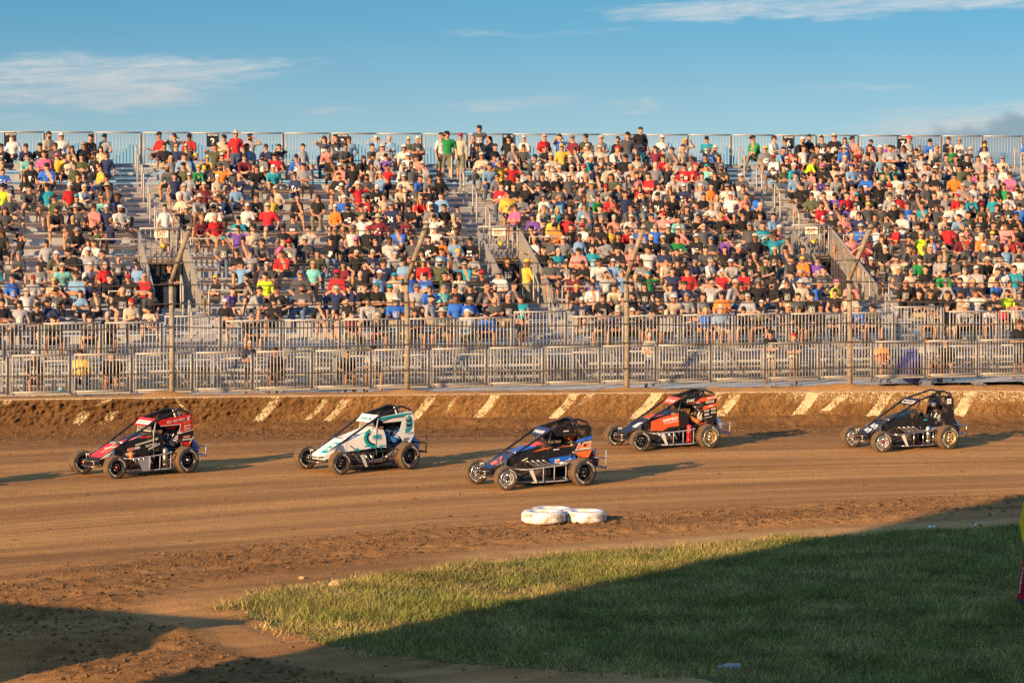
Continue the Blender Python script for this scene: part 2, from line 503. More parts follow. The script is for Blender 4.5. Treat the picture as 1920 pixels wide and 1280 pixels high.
# ------------------------------------------------------------------ grass
def grass():
    rs = np.random.RandomState(3)
    n = 600000
    # more blades close by, where each one shows
    x = rs.uniform(-5.0, 13.0, n); y = 29.9 + (48.0 - 29.9) * rs.rand(n) ** 1.1
    vis = (x < 0.26 * y + 0.6)
    x, y = x[vis], y[vis]
    z, l, sd = ground_h(x, y)
    dens = sstep(-0.10, 0.5, sd + (fbm(x * 2.2, y * 1.5, 8, 3) - 0.5) * 0.9)
    dens *= 0.55 + 0.45 * sstep(0.30, 0.5, fbm(x * 0.7, y * 0.7, 77, 3))
    k = rs.rand(len(x)) < dens
    x, y, z, sd = x[k], y[k], z[k], sd[k]
    n = len(x)
    h = (0.03 + 0.075 * rs.rand(n) ** 1.5) * (0.45 + 1.2 * fbm(x * 1.7, y * 1.3, 61, 4))
    tall = np.exp(-((x + 2.6) / 1.3) ** 2 - ((y - 36.9) / 0.9) ** 2)
    h *= 1 + 0.9 * tall
    wd = 0.004 + 0.0065 * rs.rand(n)
    th = rs.rand(n) * 6.283
    ln = rs.randn(n, 2) * 0.6
    A = np.stack([x - np.cos(th) * wd, y - np.sin(th) * wd, z - 0.005], -1)
    B = np.stack([x + np.cos(th) * wd, y + np.sin(th) * wd, z - 0.005], -1)
    T = np.stack([x + ln[:, 0] * h, y + ln[:, 1] * h, z + h], -1)
    V = np.stack([A, B, T], 1).reshape(-1, 3)
    F = np.arange(n * 3).reshape(-1, 3)
    dry = np.clip(fbm(x * 0.9, y * 1.6, 91, 4) * 1.9 - 0.62 + rs.randn(n) * 0.16 + 0.5 * np.exp(-((sd - 0.0) / 0.35) ** 2), 0, 1)[:, None]
    g1 = np.array([0.215, 0.225, 0.046]); g2 = np.array([0.42, 0.31, 0.11])
    col = g1 * (1 - dry) + g2 * dry
    col = col * (0.45 + 1.1 * rs.rand(n, 1) ** 1.3) * (0.45 + 1.1 * fbm(x * 2.5, y * 1.8, 14, 4))[:, None]
    col = np.concatenate([col, np.ones((n, 1))], 1)
    m = bpy.data.materials.new('grass_blade'); m.use_nodes = True
    q = G(m.node_tree); p = m.node_tree.nodes['Principled BSDF']
    q.set(p, 'Base Color', q.n('ShaderNodeAttribute', attribute_name='Col').outputs['Color'])
    p.inputs['Roughness'].default_value = 0.65
    p.inputs['Specular IOR Level'].default_value = 0.25
    tr = q.n('ShaderNodeBsdfTranslucent', ins={0: q.n('ShaderNodeAttribute', attribute_name='Col').outputs['Color']})
    mx = q.n('ShaderNodeMixShader', ins={0: 0.3, 1: p.outputs[0], 2: tr.outputs[0]})
    q.set(m.node_tree.nodes['Material Output'], 'Surface', mx.outputs[0])
    o = link(bpy.data.objects.new('grass', mesh_np('grass', V, F, m, fcol=col)))
    tag(o, 'short mown infield grass with dry yellow patches', 'grass', kind='stuff')
    # turf floor under the blades
    sel = (sdg > 0.16 + 0.25 * (fbm(gx * 3, gy * 3, 19, 3) - 0.4)) & (gx < 0.27 * gy + 1)
    cells = sel[:-1, :-1] & sel[1:, :-1] & sel[1:, 1:] & sel[:-1, 1:]
    Fq = np.stack([idx[:-1, :-1], idx[1:, :-1], idx[1:, 1:], idx[:-1, 1:]], -1)[cells]
    used, inv = np.unique(Fq.ravel(), return_inverse=True)
    VV = np.stack([gx, gy, gz + 0.004], -1).reshape(-1, 3)[used]
    mt = mat('turf', (0.12, 0.12, 0.042), 0.95, 0, 0.5, 6, 0.5, 50, spec=0.1, dirt=0.30, dirtcol=(0.22, 0.14, 0.06))
    tag(link(bpy.data.objects.new('turf', mesh_np('turf', VV, inv.reshape(-1, 4), mt, smooth=True))), kind='structure')
grass()

# ------------------------------------------------------------------ trackside wall under thrown mud
SLASH = [(520, 480, 742, 790, 22, .8), (612, 575, 745, 787, 15, .5), (648, 612, 748, 790, 19, .72), (808, 770, 742, 790, 20, .7), (851, 833, 745, 775, 9, .35), (928, 890, 740, 787, 20, .72),
         (1078, 1035, 735, 785, 21, .85), (1107, 1085, 738, 760, 17, .55), (1232, 1185, 735, 787, 24, .85), (1345, 1332, 735, 760, 22, .9), (1378, 1342, 738, 786, 24, .9), (1525, 1480, 735, 793, 24, 1.0),
         (1582, 1545, 738, 771, 21, .95), (1662, 1622, 738, 793, 24, 1.0), (1820, 1785, 733, 792, 26, 1.0), (1960, 1912, 735, 792, 24, 1.0), (160, 138, 770, 800, 22, .55), (212, 188, 770, 800, 22, .55), (203, 172, 748, 762, 18, .5), (20, 5, 745, 760, 18, .45), (330, 350, 745, 770, 10, .3)]
def build_wall():
    X = np.arange(-16, 18.5, 0.028); T = np.linspace(0, 1, 34)
    xx, tt = np.meshgrid(X, T, indexing='ij')
    yw = wall_y(xx); H = 0.80
    zz = tt * H - 0.04
    # pixel coordinates of each wall point as painted (used once to lay the slashes out along the wall)
    u = 960 + FPX * xx / yw; v = HOR + FPX * (CAM_H - zz) / yw
    paint = np.zeros_like(xx)
    for (xt, xb, yt, yb, wd, st) in SLASH:
        t = (v - yt) / (yb - yt)
        xc = xt + (xb - xt) * np.clip(t, 0, 1) ** 1.25
        m = sstep(wd / 2 + 2.0, wd / 2 - 2.0, np.abs(u - xc)) * sstep(-0.06, 0.03, t) * sstep(1.08, 0.92, t)
        paint = np.maximum(paint, m * (0.40 + 0.42 * st + 0.5 * (fbm(xx * 3.5, tt * 3, 74, 3) - 0.5)))
    # paint showing through thin mud: upper part at the right, top lip everywhere
    patch = sstep(-1.6, 0.0, xx - 7.0) * sstep(0.38, 0.75, tt + 0.25 * (fbm(xx * 0.9, tt * 3, 70, 3) - 0.5)) * 0.60
    paint = np.maximum(paint, patch)
    paint = np.maximum(paint, sstep(0.955, 0.985, tt) * (0.72 + 0.3 * (fbm(xx * 1.5, tt, 71, 2) - 0.5)))
    rough = fbm(xx * 9, tt * 8, 73, 4) - 0.5
    thick = 0.055 * (1 - 0.85 * np.clip(paint * 1.3, 0, 1)) * sstep(1.0, 0.9, tt)
    leftmud = 1 + 1.1 * sstep(-3, -9, xx)
    off = thick * (0.5 + rough * 1.9 * leftmud) + 0.30 * (1 - sstep(0.0, 0.50, tt)) ** 1.6 * (0.75 + 0.5 * fbm(xx * 0.7, tt * 0, 75, 2))
    off += (fbm(xx * 20, tt * 16, 79, 2) - 0.5) * 0.055 * leftmud * (1 - paint) * sstep(1.0, 0.93, tt)
    P = np.stack([xx, yw - off, zz], -1)
    n, k = xx.shape; id_ = np.arange(n * k).reshape(n, k)
    F = np.stack([id_[:-1, :-1], id_[1:, :-1], id_[1:, 1:], id_[:-1, 1:]], -1).reshape(-1, 4)
    m = bpy.data.materials.new('muddy_wall'); m.use_nodes = True
    q = G(m.node_tree); p = m.node_tree.nodes['Principled BSDF']
    pos = q.n('ShaderNodeNewGeometry').outputs['Position']
    pa = q.n('ShaderNodeAttribute', attribute_name='paint').outputs['Fac']
    n1 = q.noise(pos, 15.0, 5, 0.7); n2 = q.noise(pos, 42.0, 3, 0.6); n3 = q.noise(pos, 1.3, 4, 0.6)
    mud = q.mix(q.ramp(n3, 0.35, 0.65), (0.20, 0.100, 0.036), (0.31, 0.165, 0.062))
    mud = q.mix(q.math('MULTIPLY', q.ramp(n1, 0.48, 0.66), 0.75), mud, (0.085, 0.043, 0.018))
    mud = q.mix(q.math('MULTIPLY', q.ramp(n2, 0.52, 0.66), 0.6), mud, (0.40, 0.225, 0.09))
    wet = q.n('ShaderNodeAttribute', attribute_name='wet').outputs['Fac']
    mud = q.mix(q.math('MULTIPLY', wet, 0.55), mud, (0.085, 0.042, 0.018))
    k_ = q.math('ADD', pa, q.math('ADD', q.math('MULTIPLY', q.math('SUBTRACT', n1, 0.5), 1.3), q.math('MULTIPLY', q.math('SUBTRACT', n2, 0.5), 1.5)))
    msk = q.ramp(k_, 0.62, 0.80)
    c = q.mix(msk, mud, q.mix(n3, (0.72, 0.56, 0.30), (0.80, 0.66, 0.40)))
    q.set(p, 'Base Color', c)
    p.inputs['Roughness'].default_value = 0.95; p.inputs['Specular IOR Level'].default_value = 0.12
    b = q.n('ShaderNodeBump', ins={'Strength': 1.0, 'Distance': 0.05, 'Height': q.math('SUBTRACT', q.math('ADD', n1, n2), q.math('MULTIPLY', msk, 0.3))})
    q.set(p, 'Normal', b.outputs[0])
    root = empty('concrete_wall', (0, WY, 0))
    tag(root, 'low trackside concrete wall caked in brown mud with pale slanting paint slashes', 'wall')
    me = mesh_np('wall_face', P - np.array([0, WY, 0]).reshape(1, 1, 3) if False else (P.reshape(-1, 3) - np.array([0, WY, 0])), F, m, smooth=True)
    wet = np.clip(sstep(-3.5, -7.5, xx) * 0.9 + sstep(0.55, 0.1, tt) * 0.5, 0, 1)
    a = me.attributes.new('wet', 'FLOAT', 'POINT'); a.data.foreach_set('value', wet.astype(np.float32).ravel())
    a = me.attributes.new('paint', 'FLOAT', 'POINT'); a.data.foreach_set('value', paint.astype(np.float32).ravel())
    link(bpy.data.objects.new('wall_face', me), root)
    # capping: narrow pale lip behind the face
    mb = MB(); Xc = np.arange(-16, 18.5, 0.5)
    A = [(x, wall_y(x) - WY + d, z) for x in Xc for (d, z) in ((0.0, 0.758), (0.0, 0.774), (0.16, 0.778), (0.16, 0.5))]
    Fc = [(i * 4 + j, i * 4 + j + 1, i * 4 + 5 + j, i * 4 + 4 + j) for i in range(len(Xc) - 1) for j in range(3)]
    mb.add(A, Fc)
    mb.build('capping', mat('wall_capping', (0.55, 0.40, 0.22), 0.9, 0, 0.3, 5, dirt=0.6), root)
    # dirt bank behind
    X = np.arange(-18, 20, 0.10); Dv = np.array([0.17, 0.30, 0.5, 0.7, 0.9, 1.1, 1.3, 1.6, 2.0, 2.5])
    Hh = np.array([0.74, 0.775, 0.79, 0.79, 0.77, 0.70, 0.55, 0.32, 0.12, 0.0])
    xx, dd = np.meshgrid(X, Dv, indexing='ij')
    zz = Hh[None, :] + 0.07 * sstep(2, 9, xx) * sstep(0.2, 0.5, dd) + (fbm(xx * 3, dd * 3, 83, 4) - 0.5) * 0.07
    for pxp in (322, 763, 1175, 1593):
        xp = (pxp - 960) / FPX * 65.6
        zz += 0.07 * np.exp(-((xx - xp) / 0.45) ** 2 - ((dd - 0.7) / 0.4) ** 2)
    n, k = xx.shape; id_ = np.arange(n * k).reshape(n, k)
    F = np.stack([id_[:-1, :-1], id_[1:, :-1], id_[1:, 1:], id_[:-1, 1:]], -1).reshape(-1, 4)
    V = np.stack([xx, wall_y(xx) + dd, zz], -1).reshape(-1, 3)
    tag(link(bpy.data.objects.new('dirt_bank', mesh_np('dirt_bank', V, F, M['dirtfar'], smooth=True))), kind='structure')
build_wall()

# ------------------------------------------------------------------ catch fence: leaning timber poles and cables
def catch_fence():
    root = empty('catch_fence', (0, 65.7, 0.7))
    tag(root, 'catch fence of four tall kinked timber poles strung with thin cables', 'fence')
    PX = [-118, 322, 763, 1175, 1593, 2010]
    poles = []
    for i, px in enumerate(PX):
        X = (px - 960) / FPX * (65.7)
        Y = wall_y(X) + 0.75
        X = (px - 960) / FPX * Y
        b = Vector((X, Y - 65.7, 0)); kz = 2.86; tz = 4.18
        lean = 0.50 if i != 3 else 0.42
        pts = [b + Vector((0, 0, -0.15)), b + Vector((0.01, 0, 1.2)), b + Vector((-0.015, 0, kz))]
        top = [b + Vector((-0.01, 0, kz - 0.05)), b + Vector((lean * 0.5, -0.22, (kz + tz) / 2)), b + Vector((lean, -0.42, tz))]
        poles.append((pts, top))
        mb = MB(); mb.tube(pts, [0.070, 0.066, 0.06], 10)
        o = mb.build('pole', M['wood'], root)
        mb = MB(); mb.tube(top, [0.060, 0.063, 0.068], 10)
        mb.build('pole_top', M['wood'], o)
        MB().tube([b + Vector((-0.015, 0, kz - 0.16)), b + Vector((-0.015, 0, kz - 0.08))], 0.072, 10).build('band', M['cable'], o)
        MB().box(b + Vector((lean, -0.42, tz + 0.02)), (0.16, 0.10, 0.05)).build('top_plate', M['cable'], o)
        MB().box(b + Vector((lean * .55 + .09, -0.26, (kz + tz) / 2 + .1)), (0.12, 0.05, 0.05)).build('bracket', M['cable'], o)
    zs = [0.62, 1.25, 1.72, 2.28, 2.75]
    for z in zs:                       # cables on the upright part
        mb = MB(); P = []
        for i in range(len(poles) - 1):
            a = poles[i][0][0] + Vector((0, -0.09, z + 0.15)); c = poles[i + 1][0][0] + Vector((0, -0.09, z + 0.15))
            for k in range(6):
                t = k / 6; P.append(a.lerp(c, t) + Vector((0, 0, -0.05 * 4 * t * (1 - t))))
        P.append(poles[-1][0][0] + Vector((0, -0.09, z + 0.15)))
        mb.tube(P, 0.014, 5, cap=False); mb.build('cable', M['cable'], root)
    for f in (0.35, 0.93):             # cables on the leaning heads
        mb = MB(); P = []
        for i in range(len(poles) - 1):
            a = poles[i][1][0].lerp(poles[i][1][2], f) + Vector((0.05, -0.09, 0)); c = poles[i + 1][1][0].lerp(poles[i + 1][1][2], f) + Vector((0.05, -0.09, 0))
            for k in range(6):
                t = k / 6; P.append(a.lerp(c, t) + Vector((0, 0, -0.06 * 4 * t * (1 - t))))
        mb.tube(P, 0.012, 5, cap=False); mb.build('cable', M['cable'], root)
catch_fence()

# dirt thrown up by the cars, hanging in the air by the fence
def spray_pts(n, rs):
    m = n * 3
    x = rs.uniform(0.5, 14, m); z = 0.8 + 3.6 * rs.rand(m); y = wall_y(x) + rs.uniform(-0.8, 1.5, m)
    p = np.exp(-((x - 5.5) / 3.2) ** 2 - ((z - 3.2) / 1.0) ** 2) + 0.7 * np.exp(-((x - 8.3) / 1.3) ** 2 - ((z - 2.9) / 1.2) ** 2) + 0.12
    k = rs.rand(m) < p
    return np.stack([x, y, z], -1)[k][:n]
V, F = clod_mesh(4200, spray_pts, 0.004, 0.022, 15)
tag(link(bpy.data.objects.new('flying_dirt', mesh_np('flying_dirt', V, F, M['clod']))), 'specks of dirt thrown up in front of the stand', 'dirt', kind='stuff')

# ------------------------------------------------------------------ grandstand
TH = math.radians(14.3)
SU = Vector((math.cos(TH), math.sin(TH), 0)); SV = Vector((-math.sin(TH), math.cos(TH), 0)); SO = Vector((0, 75.9, 0))
NR, RISE, RUN, Z0 = 17, 0.325, 0.90, 1.0
UL, UR = -21.5, 26.0
def stand(u, v, z=0.0): return SO + SU * u + SV * v + Vector((0, 0, z))
def u_at(px, v):
    """place along the stand of a point seen at column px, at depth v"""
    k = (px - 960) / FPX
    return (k * (75.9 + v * math.cos(TH)) + v * math.sin(TH)) / (math.cos(TH) - k * math.sin(TH))
def pix(p): return 960 + FPX * p[0] / p[1], HOR + FPX * (CAM_H - p[2]) / p[1]
def row_z(i): return Z0 + RISE * i
def row_v(i): return 0.55 + RUN * i
VB = row_v(7.6)                                   # depth of the rail behind each exit
PORT = [u_at(px, VB) for px in (302, 934, 1520)]
PORT.append(PORT[2] + (PORT[2] - PORT[1])); PORT.insert(0, PORT[0] - (PORT[1] - PORT[0]))
PW = 0.68                                         # half width of exits and aisles
LOW = [u_at(px, 0.5) for px in (372, 1058, 1697)]
LOW = [LOW[0] - (LOW[1] - LOW[0])] + LOW
def gaps(i):
    """parts of row i without seats"""
    gl = []
    if i <= 3: gl += [(c - 0.66, c + 0.66) for c in LOW]
    if i >= 3: gl += [(c - PW, c + PW) for c in PORT]
    return gl
def spans(i):
    e = [UL]
    for a, b in sorted(gaps(i)):
        if b < UL or a > UR: continue
        e += [a, b]
    e.append(UR)
    return [(e[k], e[k + 1]) for k in range(0, len(e), 2) if e[k + 1] > e[k] + 0.2]

gs = empty('grandstand', SO, TH)
tag(gs, 'long temporary aluminium grandstand packed with spectators', 'grandstand')
for i in range(NR):
    z, v = row_z(i), row_v(i)
    for (a, b) in spans(i):
        L = b - a; c = (a + b) / 2
        MB().box((0, 0, 0), (L, 0.25, 0.04)).build('seat_plank', M['plank'], gs, (c, v + 0.25, z + 0.41))
        MB().box((0, 0, 0), (L, 0.26, 0.035)).build('foot_plank', M['plank'], gs, (c, v - 0.18, z - 0.02))
        MB().box((0, 0, 0), (L, 0.26, 0.035)).build('foot_plank', M['plank'], gs, (c, v + 0.11, z - 0.02))
        MB().box((0, 0, 0), (L, 0.03, 0.20)).build('riser_plank', M['plank'], gs, (c, v + 0.40, z + 0.16))
    # brackets holding the seats
    if i % 2 == 0:
        mb = MB()
        for (a, b) in spans(i):
            k = a + 0.4
            while k < b - 0.2:
                mb.box((k, v + 0.27, z + 0.19), (0.04, 0.08, 0.40)); k += 1.55
        o = mb.build('seat_brackets', M['galvd'], gs); o['kind'] = 'stuff'
# aisles: half-height steps
def tread(c, i, wd):
    z, v = row_z(i), row_v(i)
    for h in (0, 0.5):
        MB().box((0, 0, 0), (wd, 0.40, 0.035)).build('stair_tread', M['plank'], gs, (c, v - 0.16 + h * RUN, z - 0.02 + h * RISE))
        MB().box((0, 0, 0), (wd, 0.02, 0.10)).build('stair_riser', M['galvd'], gs, (c, v + 0.05 + h * RUN, z + 0.06 + h * RISE))
for c in PORT:
    for i in range(8, NR): tread(c, i, 2 * PW - 0.02)
for c in LOW:
    for i in range(0, 4): tread(c, i, 1.30)
# hoop handrails standing in the aisles
def hoop(c, i, side=0.0):
    z, v = row_z(i), row_v(i)
    P = spline([(0, 0, 0), (0, 0, 0.82), (0, 0.06, 0.95), (0, 0.42, 1.20), (0, 0.52, 1.12), (0, 0.52, 0.30)], 4)
    mb = MB().tube(P, 0.028, 8)
    mb.build('handrail', M['galv'], gs, (c + side, v - 0.2, z))
for c in PORT:
    for i in (9, 11, 13, 15): hoop(c, i, 0.0)
for c in LOW:
    for i in (1, 3): hoop(c, i, -0.1)

def panel_proto(wd, ht, npk, matl, plate=0.10, r=0.016):
    """railing panel: frame + pickets, made once"""
    fr = MB()
    fr.tube([(-wd / 2, 0, ht), (wd / 2, 0, ht)], 0.026, 8); fr.tube([(-wd / 2, 0, 0.06), (wd / 2, 0, 0.06)], 0.024, 8)
    for s in (-1, 1): fr.tube([(s * (wd / 2 - 0.03), 0, 0), (s * (wd / 2 - 0.03), 0, ht)], 0.026, 8)
    fme = fr.mesh('rail_frame', matl)
    pk = MB().tube([(0, 0, 0.07), (0, 0, ht - 0.01)], r, 6).mesh('picket', matl)
    pl = MB().box((0, 0.03, ht / 2), (plate, 0.012, ht * 0.96)).mesh('joint_plate', matl)
    return fme, pk, pl, wd, npk
def place_panel(pr, parent, loc, rz=0.0, name='guard_rail', label=None, cat=None, group=None, top=None, plate=True):
    fme, pk, pl, wd, npk = pr
    o = bpy.data.objects.new(name, fme); o.location = loc; o.rotation_euler = (0, 0, rz)
    link(o, parent)
    if label: tag(o, label, cat, group)
    for k in range(npk):
        c = bpy.data.objects.new('picket', pk); c.location = ((k + 1 - (npk + 1) / 2) * (wd - 0.06) / (npk + 1), 0, 0); link(c, o)
    if plate:
        c = bpy.data.objects.new('joint_plate', pl); c.location = (wd / 2 + 0.01, 0, 0); link(c, o)
    return o
PF = panel_proto(1.55, 1.08, 13, M['galv'], 0.13)
u = UL + 0.8
while u < UR - 0.8:
    near = [c for c in LOW if abs(c - u) < 0.85]
    place_panel(PF, gs, (u, -0.02 + (0.25 if near else 0), Z0 - 0.03 + (0.14 if near else 0)))
    u += 1.66
PB = panel_proto(1.52, 1.12, 12, M['galv'], 0.10, 0.013)
u = UL + 0.8; vb = row_v(NR) + 0.12; zb = row_z(NR - 1) + 0.22
while u < UR - 0.8:
    place_panel(PB, gs, (u, vb, zb)); u += 1.60
MB().box((0, 0, 0), (UR - UL, 0.5, 0.04)).build('top_walkway', M['plank'], gs, ((UR + UL) / 2, vb - 0.2, zb - 0.03))

# front face below the walkway: ledger boards, legs and braces
for k, zz in enumerate((0.36, 0.52, 0.68, 0.84)):
    for (a, b) in spans(0):
        MB().box((0, 0, 0), (b - a, 0.03, 0.075)).build('ledger_board', M['plank'], gs, ((a + b) / 2, 0.30 + 0.28 * (k % 2), zz))
leg = MB(); leg.box((0, 0, -0.35), (0.06, 0.06, 0.92)); leg.bar((0, 0.03, 0.05), (0.55, 0.03, -0.78), 0.04, 0.04); leg.box((0, 0, -0.79), (0.2, 0.2, 0.02))
lme = leg.mesh('support_leg', M['galvd'])
u = UL + 0.3
while u < UR:
    for v in (0.05, 1.6, 3.4):
        o = bpy.data.objects.new('support_leg', lme); o.location = (u, v, Z0 - 0.01 + (v > 1) * 0.0); link(o, gs)
    u += 1.15
for v in (2.2, 4.5):
    MB().bar((UL, v, 0.42), (UR, v, 0.42), 0.05, 0.05).build('base_beam', M['galvd'], gs)

# exits: sunken landing, black panel for the dark mouth, picketed sides, rail with the sign behind
PX_ = panel_proto(1.30, 1.08, 7, M['galv'], 0.05)
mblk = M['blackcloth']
for c in PORT:
    place_panel(PX_, gs, (c, VB, row_z(7.6) - 0.05), plate=False)
    zl = row_z(2.6)
    MB().box((0, 0, 0), (2 * PW, row_v(7.6) - row_v(2.7), 0.05)).build('landing', M['galvd'], gs, (c, (VB + row_v(2.7)) / 2, zl))
    MB().box((0, 0, 0), (2 * PW - 0.04, 0.04, row_z(7.6) - zl - 0.1)).build('exit_mouth', mblk, gs, (c, VB - 0.05, (row_z(7.6) + zl) / 2))  # black sheet standing in for the darkness of the opening
    for s in (-1, 1):
        fr = MB()
        zt0, zt1 = row_z(3.4) + 0.62, row_z(7.6) + 0.95
        fr.bar((0, row_v(3.2), zt0), (0, VB - 0.03, zt1), 0.05, 0.05)
        fr.bar((0, row_v(3.2), zl + 0.06), (0, VB - 0.03, zl + 0.06), 0.04, 0.04)
        sw = fr.build('side_screen', M['galv'], gs, (c + s * (PW - 0.01), 0, 0))
        npk = 30
        for k in range(npk):
            v = row_v(3.2) + (VB - 0.05 - row_v(3.2)) * k / (npk - 1)
            zt = zt0 + (zt1 - zt0) * k / (npk - 1)
            q = MB().box((0, 0, (zt + zl) / 2), (0.028, 0.030, zt - zl)).build('picket', M['galv'], sw, (0, v, 0))
    # short frames beside the exit
    for s in (-1, 1):
        fr = MB(); x = c + s * (PW + 0.75)
        fr.tube([(x - 0.65, row_v(6.6), row_z(6.6)), (x - 0.65, row_v(6.6), row_z(6.6) + 1.05), (x + 0.65, row_v(6.6), row_z(6.6) + 1.05), (x + 0.65, row_v(6.6), row_z(6.6))], 0.026, 8)
        fr.tube([(x - 0.65, row_v(6.6), row_z(6.6) + 0.6), (x + 0.65, row_v(6.6), row_z(6.6) + 0.6)], 0.02, 6)
        fr.build('rail_frame', M['galv'], gs)
        fr = MB()
        fr.tube([(x - 0.6, row_v(2.55), row_z(2.6)), (x - 0.6, row_v(2.55), row_z(2.6) + 0.95), (x + 0.6, row_v(2.55), row_z(2.6) + 0.95), (x + 0.6, row_v(2.55), row_z(2.6))], 0.026, 8)
        fr.build('rail_frame', M['galv'], gs)

# ------------------------------------------------------------------ lettering
_tc = {}
def text_np(s, bold=0.0):
    """filled outline of a word: vertices (x,y), faces, width; cap height 1"""
    key = (s, bold)
    if key in _tc: return _tc[key]
    cu = bpy.data.curves.new('t', 'FONT'); cu.body = s; cu.size = 1.0; cu.offset = bold; cu.resolution_u = 2
    ob = bpy.data.objects.new('t', cu)
    me = bpy.data.meshes.new_from_object(ob)
    V = np.array([v.co[:] for v in me.vertices]).reshape(-1, 3)
    Fs = [tuple(p.vertices) for p in me.polygons]
    bpy.data.objects.remove(ob); bpy.data.curves.remove(cu); bpy.data.meshes.remove(me)
    x0, x1 = V[:, 0].min(), V[:, 0].max(); h = 0.72
    V[:, 0] -= (x0 + x1) / 2; V[:, 1] -= h / 2
    V /= h
    _tc[key] = (V[:, :2], Fs, (x1 - x0) / h)
    return _tc[key]
def lettering(s, fn, height, width, matl, parent, name='lettering', bold=0.02, slant=0.0):
    V, Fs, wd = text_np(s, bold)
    k = width / wd if width else height
    mb = MB(); mb.add([fn(p[0] * k + slant * p[1] * height, p[1] * height) for p in V], Fs)
    return mb.build(name, matl, parent)

# section numbers on the back rail, exit boards
def sign(px, txt, word):
    u = u_at(px, vb)
    p = stand(u, vb - 0.06, 0)
    zc = zb + 1.12 - 0.24
    o = MB().box((0, 0, 0), (0.40, 0.03, 0.46)).build('section_sign', M['signblack'])
    o.location = (p.x, p.y, zc); o.rotation_euler = (0, 0, TH)
    tag(o, 'black SECTION board with number %s on the top back rail' % ('one', 'two', 'three', 'four', 'five', 'six', 'seven')[int(txt) - 1], 'sign', 'section number boards')
    lettering('SECTION', lambda a, b: (a, -0.018, b + 0.17), 0.065, 0.33, M['white'], o)
    lettering(txt, lambda a, b: (a, -0.018, b - 0.05), 0.22, None, M['white'], o, bold=0.03)
for px, t in ((19, '1'), (398, '2'), (641, '3'), (952, '4'), (1185, '5'), (1477, '6'), (1691, '7')): sign(px, t, '')
for k, c in enumerate(PORT[1:4]):
    p = stand(c, VB - 0.06)
    o = MB().box((0, 0, 0), (0.42, 0.025, 0.23)).build('exit_sign', M['cream'])
    o.location = (p.x, p.y, row_z(7.6) + 0.86); o.rotation_euler = (0, 0, TH)
    tag(o, 'cream EXIT board with red letters on the %s exit rail' % ('left', 'middle', 'right')[k], 'sign', 'exit boards')
    lettering('EXIT', lambda a, b: (a, -0.016, b), 0.15, 0.27, M['signred'], o)
    bk = MB(); bk.lathe([(0.0, 0.0), (0.06, 0.0), (0.075, 0.05), (0.075, 0.14), (0.03, PADZ), (0.0, 0.2)], 'z', 12); bk.tube(spline([(-.03, 0, .2), (-.03, 0, .27), (.03, 0, .27), (.03, 0, .2)], 4), 0.008, 5)
    b = bk.build('yellow_bag', mat('yellow_plastic', (0.75, 0.45, 0.03), 0.5))
    p = stand(c + 0.04, VB - 0.11); b.location = (p.x, p.y, row_z(7.6) + 0.42)
    tag(b, 'small yellow bag hanging under the %s EXIT board' % ('left', 'middle', 'right')[k], 'bag', 'yellow bags under exit boards')

# ------------------------------------------------------------------ barrier panels at the foot of the stand
PL = panel_proto(1.52, 1.03, 15, M['galv'], 0.13)
O5 = ('first', 'second', 'third', 'fourth', 'fifth', 'sixth', 'seventh', 'eighth', 'ninth', 'tenth', 'eleventh', 'twelfth', 'thirteenth', 'fourteenth', 'fifteenth', 'sixteenth', 'seventeenth', 'eighteenth', 'nineteenth', 'twentieth')
def ordinal(n):
    if n <= 20: return O5[n - 1]
    tens = ('twenty', 'thirty', 'forty', 'fifty', 'sixty', 'seventy', 'eighty')
    t, r = divmod(n, 10)
    if r == 0: return tens[t - 2].replace('y', 'ieth')
    return tens[t - 2] + '-' + O5[r - 1]
ft = MB(); ft.box((0, 0, 0.015), (0.10, 0.55, 0.03)); ft.box((0, 0, 0.03), (0.13, 0.02, 0.22)); fme_ = ft.mesh('foot', M['galvd'])
tb = MB().box((0, 0.012, 0.03), (1.50, 0.012, 0.10)).mesh('toe_board', M['galv'])
u = u_at(18, -2.3) - 1.62 * 0.5; k = 0
while True:
    p = stand(u, -2.3)
    if pix(p)[0] > 2010: break
    px = pix(p)[0]
    k += 1
    o = place_panel(PL, None, (p.x, p.y, 0.31), TH, 'crowd_barrier', 'galvanised barrier panel below the stand, %s from the left' % ordinal(k), 'barrier', 'barrier panels at the foot of the stand')
    for s in (-1, 1):
        f = bpy.data.objects.new('foot', fme_); f.location = (s * 0.74, 0, -0.24); link(f, o)
    f = bpy.data.objects.new('toe_board', tb); link(f, o)
    u += 1.62
M['board'] = mat('board_white', (0.52, 0.50, 0.46), 0.6, 0, 0.1)  # white greyed down to paint in the shade behind the rail
# white boards and a printed one tied to the front rail
for (px, wpx, txt, lb) in ((572, 0.42, None, 'plain white board tied to the front rail left of centre'), (866, 0.40, 'b', 'white board with blue strip tied to the front rail'), (1249, 0.42, None, 'plain white board tied to the front rail right of centre')):
    p = stand(u_at(px, 0.06), 0.06)
    o = MB().box((0, 0, 0), (wpx, 0.012, 0.40)).build('white_board', M['board']); o.location = (p.x, p.y, Z0 + 0.78); o.rotation_euler = (0, 0, TH)
    tag(o, lb, 'board', 'white boards on the front rail')
    if txt: MB().box((0, -0.009, -0.09), (wpx - 0.02, 0.004, 0.08)).build('printed_strip', mat('blue_print', (0.03, 0.24, 0.42), 0.5), o)
